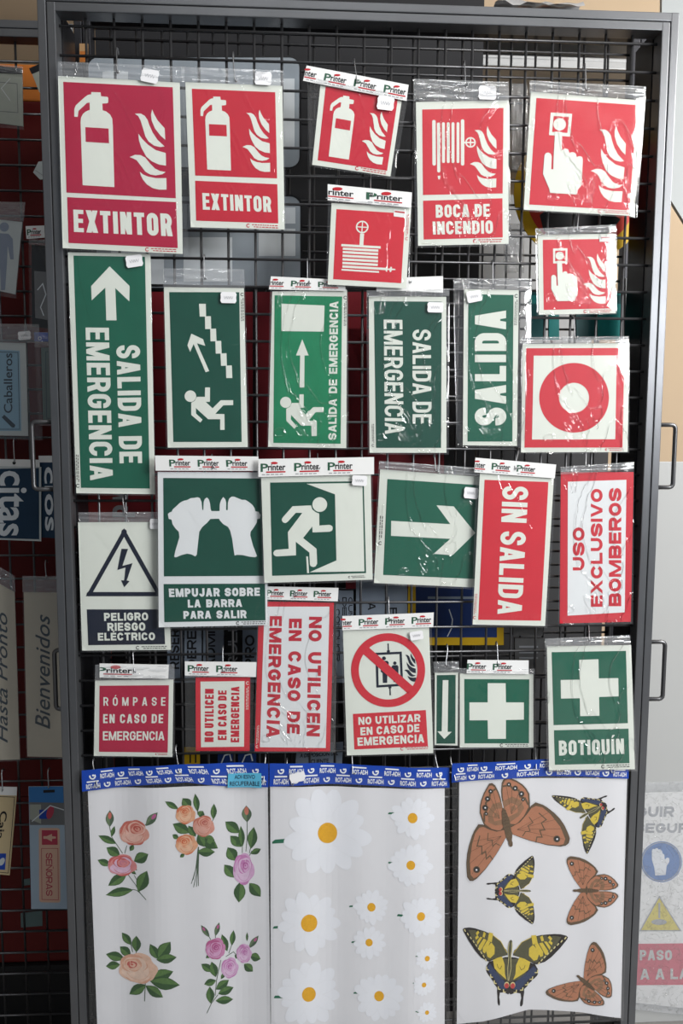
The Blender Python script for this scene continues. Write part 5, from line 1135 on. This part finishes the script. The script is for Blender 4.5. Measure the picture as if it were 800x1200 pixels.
for lab, Q, txt, tq in (('cream plate with dark script Hasta Pronto reading upwards, cut by the picture edge', [(-16, 676), (17, 694), (23, 890), (-16, 891)], 'Hasta Pronto', q('N', (-18, 1065), (-22, 360), (40, 360), (42, 1065))),
                        ('cream plate with dark script Bienvenidos reading upwards, beside the lower left handle', q('N', (128, 250), (335, 252), (345, 1142), (148, 1138)), 'Bienvenidos', q('N', (190, 990), (192, 370), (270, 370), (272, 990)))):
    s = lplate('door_plate', lab, 'sign', Q, BEIGE, [bil(Q, -.03, -.10), bil(Q, 1.03, -.10), bil(Q, 1.03, 1.01), bil(Q, -.03, 1.01)])
    s.art('lettering', (typed(txt, tq, 0.006, .35), SCR, 1))
s = lplate('door_plate', 'yellowish plate with black sideways Caja lettering and a blue mark, lower left edge', 'sign', q('O', (-50, 190), (73, 196), (42, 546), (-50, 538)), mat('yellowish_plate', (.55, .44, .26), .45))
s.art('line_border', (stroke(q('O', (-44, 198), (64, 203), (36, 536), (-44, 528)), .7, True), BLACK, 1)); s.art('lettering', (typed('Caja', q('O', (34, 264), (14, 388), (-24, 388), (-10, 264)), .02), BLACK, 1))
s.art('blue_mark', (q('O', (-10, 450), (27, 450), (22, 522), (-12, 520)), BLUE, 1), (disc(q('O', (8, 486))[0], 3, 5, 16, .5), GCARD, 2)); s.art('header_strip', (q('O', (-50, 155), (75, 158), (73, 196), (-50, 192)), CARD, 2))
s = lplate('door_plate', 'blue topped blister pack with salmon SEÑORAS plate, low beside the steel frame', 'sign', q('O', (125, 157), (300, 155), (300, 694), (137, 694)), mat('pale_blue_backing', (.38, .48, .58), .35, var=.05))
s.art('blue_header', (q('O', (126, 158), (299, 156), (299, 235), (128, 235)), mat('blister_blue', (.04, .18, .45), .4), 1), (q('O', (190, 172), (240, 170), (240, 182), (190, 184)), BLACK, 2))
s.art('printed_photos', (q('O', (129, 225), (299, 228), (299, 325), (131, 325)), GPAN, 2), (q('O', (131, 235), (180, 235), (180, 320), (131, 300)), GRN, 3), (q('O', (172, 258), (208, 258), (208, 298), (172, 298)), BLUE, 4), (disc(q('O', (220, 270))[0], 4, 8, 16, .3), PR, 4), (stroke(q('O', (140, 310), (220, 240), (290, 262)), 1.2), PALEP, 5))
SAL = mat('salmon_plate', (.68, .44, .33), .4, var=.04)
s.art('salmon_plate', (rounded(q('O', (170, 338), (262, 338), (265, 666), (172, 664)), 3), SAL, 1), (stroke(q('O', (182, 428), (254, 428), (256, 654), (184, 652)), .6, True), PR, 2))
s.art('woman_pictogram', (q('O', (183, 348), (252, 348), (253, 412), (184, 412)), PR, 2), (q('O', (190, 374), (205, 374), (228, 364), (228, 374), (245, 376), (245, 384), (228, 386), (228, 398), (205, 386), (190, 386)), SAL, 3))
s.art('lettering', (caps('SEÑORAS', q('O', (229, 448), (230, 636), (202, 636), (201, 448)), .15), PR, 2))
for px, t, b, lab in ((54, 658, 676, 'the Bienvenidos plate'), (57, 902, 922, 'the SEÑORAS pack'), (3, 903, 926, 'the Caja plate'), (17, 515, 541, 'the citas plate')):
    P = Plane(.165); a, b_ = P.at((px, t)), Plane(LY-.006).at((px, b))
    bm = bmesh.new(); add_tube(bm, [a+Vector((0, .01, -.003)), a+Vector((0, .004, .003)), a+Vector((0, -.003, .002)), a+Vector((0, -.006, -.005)), b_+Vector((0, 0, .004)), b_+Vector((0, -.003, -.001)), b_+Vector((.003, -.004, .003))], .0013, 7)
    tag(bm_obj('wire_hook', bm, HOOKM, None, b_, True), 'bent zinc wire hook holding '+lab, 'hook', 'wire hooks on the grid')
